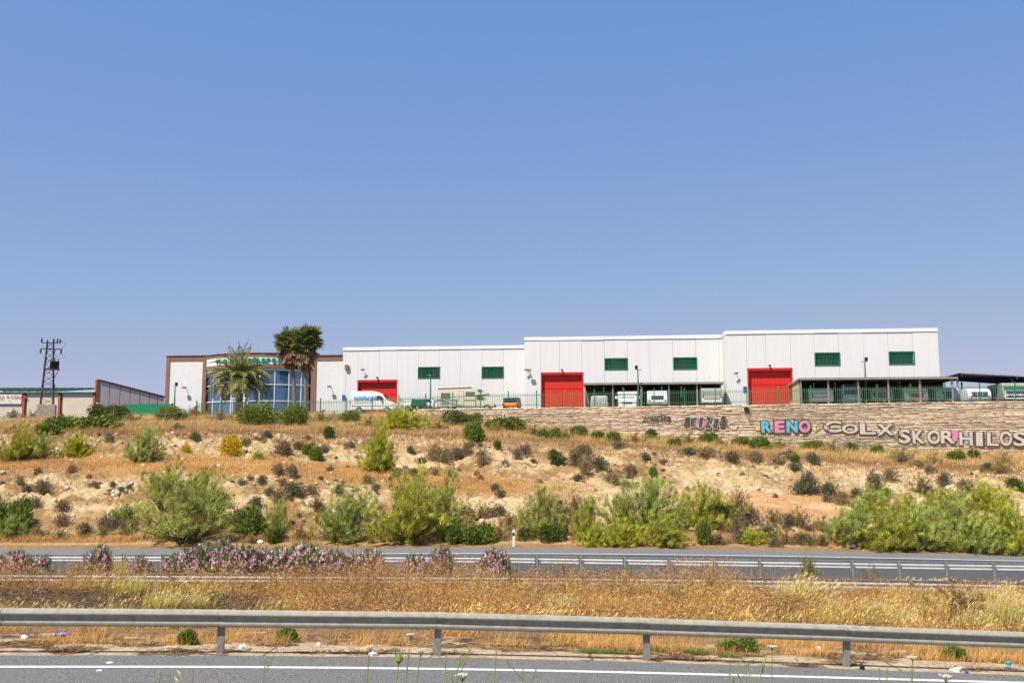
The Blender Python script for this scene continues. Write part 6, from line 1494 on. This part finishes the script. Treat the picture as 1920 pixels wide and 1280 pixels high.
dp = P(450, 700, 112.5); base_z = 5.3
t = thing('date_palm', 'broad date palm with arching grey green fronds in front of the bowed glass', 'palm', (dp.x, 112.5, base_z))
hc = ZV(708, 112.5) - base_z; trunk(t, hc, .42, .38, 12, 1.6)
fm = [frond_mesh(200 + i, L, dr_, ln_) for i, (L, dr_, ln_) in enumerate(((3.3, .45, 1.50), (3.4, .75, 1.30), (3.5, .95, 1.05), (3.5, 1.10, .75), (3.3, 1.15, .40), (3.0, .95, .0)))]
k_ = 0
for ti, cnt in enumerate((6, 9, 18, 24, 20, 14)):
    for j in range(cnt):
        az_ = 2.4 * k_ + pr.uniform(-.2, .2); k_ += 1; s2 = pr.uniform(.86, 1.08)
        inst('frond', fm[ti], t, (0, 0, hc - .12 * ti + pr.uniform(-.1, .1)), (pr.uniform(-.25, .25), pr.uniform(-.1, .1), az_), (s2 * ((1.35, 1.15, 1.2, 1.3, 1.36, 1.36)[ti]),) * 3)
def fan_mesh(seed, dry=False):
    r = np.random.RandomState(seed); pet = .75; n = 26; Vs = []; C = []
    ang = np.linspace(-1.9, 1.9, n)
    P0 = np.tile(np.array([pet, 0, 0.]), (n, 1)); L = (.78 if not dry else .7) * (1 - .12 * np.abs(ang)) * r.uniform(.9, 1.08, n)
    if dry: ang = ang * .35
    D = unit(np.stack([np.cos(ang), np.sin(ang), -.18 - .25 * np.abs(ang) * .4 + r.normal(0, .12, n)], 1)); S_ = unit(np.stack([-np.sin(ang), np.cos(ang), np.where(np.arange(n) % 2, .9, -.9)], 1))
    V = quads(P0, D, S_, L, np.full(n, .050 if not dry else .04)); V = V.reshape(n, 4, 3); V[:, 2, 2] -= .06 if not dry else .02; V = V.reshape(-1, 3)
    if dry: c = mixc((.28, .17, .09), (.50, .35, .20), r.uniform(0, 1, n))
    else: c = mixc((.10, .125, .04), (.32, .32, .11), r.uniform(0, 1, n))
    C = np.repeat(c, 4, 0); T = tri2(V); b = len(V)
    pv_ = np.array([(0, -.02, 0), (0, .02, 0), (pet, .015, 0), (pet, -.015, 0), (0, 0, .03), (pet, 0, .02)]); V = np.concatenate([V, pv_]); C = np.concatenate([C, np.tile((.30, .27, .08) if not dry else (.30, .20, .1), (6, 1))])
    T = np.concatenate([T, np.array([(0, 1, 2), (0, 2, 3), (0, 3, 4), (3, 5, 4), (1, 2, 4), (2, 5, 4)]) + b])
    o = mesh_np('fan', V, T, M['leaf'], C); me = o.data; bpy.data.objects.remove(o); return me
fg = [fan_mesh(300 + i) for i in range(4)]; fd = [fan_mesh(310 + i, True) for i in range(3)]
def fanpalm(u0, u1, vcrown, vtop, vskirt, d, label, R0):
    xb = ray(u0, 765)[0] * d; t = thing('fan_palm', label, 'palm', (xb, d, 5.25)); hc = ZV(vcrown, d) - 5.25; lx = ray(u1, vcrown)[0] * d - xb
    trunk(t, hc, .26, .16, 34, .7, lean=(lx, 0)); zs = ZV(vskirt, d) - 5.25
    for i in range(120):
        el_ = math.asin(pr.uniform(-.80, .995)); az_ = 2.4 * i; s2 = R0 / 1.5 * pr.uniform(.75, 1.25) * (1.08 + .25 * math.sin(el_))
        inst('fan_leaf', fg[i % 4], t, (lx, 0, hc + .05 + pr.uniform(-.45, .40)), (pr.uniform(-.5, .5), -el_, az_), (s2,) * 3)
    for i in range(90):
        zz = zs + 1.0 + (hc + .35 - zs - 1.0) * (i / 90); s2 = pr.uniform(.95, 1.4) * (.75 + .6 * (i / 90)); tt = zz / hc
        inst('dead_leaf', fd[i % 3], t, (lx * tt * tt, 0, zz), (pr.uniform(-.4, .4), pr.uniform(.75, 1.3) - .15 * (i / 90), 2.4 * i), (s2, s2 * .8, s2))
fanpalm(553, 542, 648, 608, 693, 113.2, 'fan palm with a brown skirt of dead leaves, the left of two by the showroom', 1.50)
fanpalm(573, 573, 643, 605, 697, 112.6, 'slightly taller fan palm with a dead leaf skirt, the right of two by the showroom', 1.68)

# ------------------------------------------------------------------ low wire fence along the crest
wf0 = []
for u, v, h_ in ((92, 795, 1.1), (118, 800, 1.1), (212, 795, 1.25), (309, 797, 1.2), (405, 797, 1.25), (510, 793, 1.2), (610, 795, 1.1), (925, 800, 1.2), (1143, 822, 1.7), (1236, 822, 1.3), (1390, 828, 1.3), (1534, 838, 1.3), (1622, 845, 1.0), (1827, 862, 1.3)):
    wf0.append((hit(u, v, 60), h_, u))
t = thing('wire_fence', 'low wire fence with thin pale stakes running along the embankment crest', 'fence', tuple(wf0[0][0])); o0 = wf0[0][0].copy()
for p, h_, u in wf0:
    q = p - o0; w = .12 if u == 1143 else .05
    MB().tube([(q.x, q.y, q.z - .3), (q.x, q.y, q.z + h_)], w / 2 * 1.4, 6).build('post', M['weedpost' if u == 1143 else 'post'], t)
    if u == 1143:
        for dx in (-.7, .8): MB().bar((q.x, q.y, q.z + h_ * .75), (q.x + dx, q.y - .1, q.z), .05).build('brace', M['post'], t)
    if u == 405: MB().bar((q.x, q.y, q.z + h_ * .75), (q.x - .8, q.y - .1, q.z), .05).build('brace', M['weedpost'], t)
for k_ in range(len(wf0) - 1):
    p, h0, _ = wf0[k_]; q, h1, _ = wf0[k_ + 1]
    for f_ in (.35, .65, .95): MB().bar(p - o0 + Vector((0, 0, min(h0, 1.3) * f_)), q - o0 + Vector((0, 0, min(h1, 1.3) * f_)), .012).build('wire', M['steel_post'], t)
p = hit(1736, 952, 60); t = thing('stake', 'leaning weathered wooden stake above the right hand thicket', 'stake', tuple(p))
MB().tube([(0, 0, -.2), (.25, 0, 1.15)], [.06, .05], 7).build('stake', M['weedpost'], t)
# stake object is the thing's only part
p = hit(963, 1024, 58); t = thing('marker_post', 'slim white roadside marker post with a black band beyond the far road', 'marker post', tuple(p))
MB().box(-.06, .06, -.05, .05, -.2, .62).build('body', M['mast'], t); MB().box(-.062, .062, -.052, .052, .622, .80).build('band', M['black'], t); MB().box(-.06, .06, -.05, .05, .802, .98).build('tip', M['mast'], t)

# ------------------------------------------------------------------ litter
lr = np.random.RandomState(8)
def scrap(u, v, w, h, m, label, nm='paper_scrap', cat='litter', y0=17.0, group=None):
    p = hit(u, v, y0); n = 9; an = np.sort(lr.uniform(0, 6.28, n)); rr_ = lr.uniform(.6, 1, n)
    top = [(math.cos(a_) * w / 2 * r_, math.sin(a_) * w / 2 * r_, h * lr.uniform(.4, 1)) for a_, r_ in zip(an, rr_)]; c = (0, 0, h * 1.3)
    bot = [(x, y, 0.0) for x, y, z in top]
    MB_ = MB().add(top + [c] + bot, [(i, (i + 1) % n, n) for i in range(n)] + [(i, n + 1 + i, n + 1 + (i + 1) % n, (i + 1) % n) for i in range(n)])
    o = MB_.build(nm, m, None); o.location = p; return tag(o, label, cat, group)
p = hit(117, 1193, 18); t = thing('plastic_bottle', 'crushed blue plastic bottle lying behind the foreground rail at the left', 'bottle', tuple(p), R(8))
MB().tube([(-.15, 0, .05), (-.12, 0, .05), (-.06, 0, .045), (.08, 0, .05), (.14, 0, .045)], [.018, .03, .045, .045, .035], 10).build('body', M['litterb'], t); MB().disc((-.165, 0, .05), (1, 0, 0), .02, .03, 8).build('cap', M['litterw'], t)
for (u, v, w, h, m, lab) in ((46, 1196, .16, .06, 'litterw', 'crumpled white scrap beside the left frame edge behind the rail'), (415, 1102, .35, .1, 'litterw', 'pale scrap on the dark soil mound left of the median'),
        (455, 1214, .2, .05, 'litterw', 'flat white scrap in the litter left of the second post'), (598, 1210, .10, .05, 'litterw', 'small upright white scrap under the rail between two posts'),
        (700, 1228, .22, .05, 'litterw', 'white scrap at the asphalt edge left of the second post'), (1368, 1232, .12, .04, 'litterw', 'tiny white scrap in the brown litter below the green grass'),
        (1345, 1112, .25, .08, 'litterb', 'bluish plastic scrap in the dry herbs right of centre'), (1535, 1220, .22, .08, 'litterw', 'grey white scrap behind the rail left of the fourth post'),
        (1614, 1254, .16, .1, 'black', 'small black scrap at the foot of the fourth post'), (1795, 1258, .30, .06, 'litterw', 'heap of torn white plastic at the asphalt edge, right'),
        (1812, 1262, .14, .05, 'litterb', 'blue and white plastic piece beside the white heap'), (1893, 1258, .25, .06, 'litterw', 'white plastic scrap at the lower right corner'),
        (1890, 1246, .18, .07, 'teal', 'dark teal scrap above the lower right white plastic'), (205, 1243, .16, .02, 'litterw', 'flat white scrap on the asphalt between rail and edge line, left'),
        (186, 1262, .12, .02, 'litterw', 'tiny white scrap on the driving lane, lower left'), (1595, 1025, .6, .18, 'litterw', 'white bag lying at the far road edge below the right hand thicket'),
        (487, 1018, .45, .16, 'litterw', 'white bag on the far verge beside the narrow broom')):
    scrap(u, v, w, h, M[m], lab)

# ------------------------------------------------------------------ weeds on the near bank, rising into the lower edge
wr = np.random.RandomState(12)
def weed(u, vt, d, label, kind='stem', lean=.05, vb=None):
    a, tz = ray(u, vt); x = a * d; zt_ = tz * d; zb = gz1(x, d); h = zt_ - zb
    t = thing('roadside_weed', label, 'weed', (x - lean * h, d, zb)); pts = [Vector((lean * h * f_ ** 1.5 + .012 * math.sin(6 * f_), 0, h * f_)) for f_ in (0, .25, .5, .75, 1)]
    mg = M['weedstem']; MB().tube(pts, [.006, .005, .0045, .004, .003], 5).build('stem', mg, t)
    if kind == 'bud':
        b = MB(); b.tube([pts[-1] - Vector((0, 0, .01)), pts[-1] + Vector((0, 0, .008)), pts[-1] + Vector((0, 0, .03)), pts[-1] + Vector((0, 0, .045))], [.006, .024, .022, .008], 10).build('bud', mg, t)
        for k in range(7): MB().bar(pts[-1] + Vector((.02 * math.cos(k), .02 * math.sin(k), .03)), pts[-1] + Vector((.035 * math.cos(k), .035 * math.sin(k), .075)), .003).build('bract', mg, t)
    if kind == 'umbel':
        for k in range(26):
            rr_ = .033 * math.sqrt(k / 26) * wr.uniform(.8, 1.3); an = k * 2.4; c = pts[-1] + Vector((rr_ * math.cos(an), rr_ * math.sin(an), .02 + wr.uniform(-.006, .004))); MB().tube([c, c + Vector((0, 0, .006))], [.006, .004], 5).build('floret', M['umbelw'], t)
            if k % 3 == 0: MB().bar(pts[-1] - Vector((0, 0, .02)), c, .002).build('ray', mg, t)
    if kind == 'branch':
        for k in range(7):
            f_ = .45 + .08 * k; c = Vector((lean * h * f_ ** 1.5, 0, h * f_)); e = c + Vector((wr.uniform(-.10, .14), wr.uniform(-.05, .05), wr.uniform(.08, .16))); MB().bar(c, e, .004).build('twig', mg, t)
            MB().tube([e, e + Vector((0, 0, .012))], [.006, .004], 5).build('floret', M['weedstem'], t)
    if kind == 'oat':
        for k in range(6):
            f_ = .78 + .04 * k; c = Vector((lean * h * f_ ** 1.5, 0, h * f_)); e = c + Vector((.05 + .01 * k, 0, .03)); MB().tube([e, e + Vector((.02, 0, -.02)), e + Vector((.035, 0, -.055))], [.002, .007, .002], 5).build('spikelet', M['plume'], t)
    return t
M['umbelw'] = mat('umbel_cream', (.62, .60, .48), .8, var=.3, scale=80); M['weedstem'] = mat('weed_green', (.22, .30, .07), .7, var=.2, scale=10); M['plume'] = mat('oat_straw', (.62, .54, .26), .8)
weed(499, 1232, 7.2, 'thin green stem rising over the near edge line, left of centre', 'branch', .03)
weed(303, 1258, 6.6, 'green oat stalk with drooping spikelets at the lower left edge', 'oat', .08); weed(321, 1262, 6.4, 'short oat stalk just right of the drooping one', 'stem', .03)
weed(364, 1252, 6.8, 'slender grass stem over the driving lane, second right of the oat stalk', 'stem', .02)
weed(692, 1228, 7.2, 'thin bare stem over the edge line under the second rail span', 'stem', .0); weed(749, 1240, 6.2, 'green stem with a round bristly bud over the near road', 'bud', .06)
weed(771, 1193, 8.2, 'tall weed with a flat white flower head seen against the verge', 'umbel', .05); weed(695, 1216, 8.0, 'weed with a white flower head just left of the second post', 'umbel', .05)
weed(766, 1226, 6.8, 'straight green stem right of the round bud', 'stem', .02); weed(838, 1226, 6.6, 'branching green weed over the near road, centre left', 'branch', .02)
weed(865, 1222, 6.4, 'taller branching green weed beside the centre left one', 'branch', .10); weed(790, 1224, 7.0, 'weed with small white flower head right of the second post foot', 'umbel', .08)
weed(868, 1271, 5.6, 'white flower head low over the driving lane, centre', 'umbel', .06); weed(932, 1218, 6.6, 'thin pale stem over the road just left of the picture centre', 'stem', .03)
weed(982, 1250, 6.0, 'short green stem at the picture centre bottom', 'branch', .0); weed(1370, 1240, 6.8, 'green branching weed over the near road below the green grass', 'branch', .05)
weed(1400, 1244, 6.6, 'second green branching weed right of the first one below the green grass', 'branch', .0); weed(1432, 1238, 6.4, 'third green branching weed, leaning right', 'branch', .12)
weed(1449, 1216, 8.0, 'white flower head standing over the gutter right of centre', 'umbel', .02); weed(1650, 1252, 7.0, 'thin green stem over the edge line right of the fourth post', 'stem', .0)
weed(1664, 1248, 6.8, 'pair partner of the thin stem right of the fourth post', 'stem', .02); weed(1710, 1254, 6.4, 'green stem farther right over the lower edge', 'stem', .01)
weed(1712, 1236, 8.2, 'white flower head over the gutter near the lower right', 'umbel', .03); weed(1775, 1273, 5.8, 'white flower head low at the bottom edge, far right', 'umbel', .04)
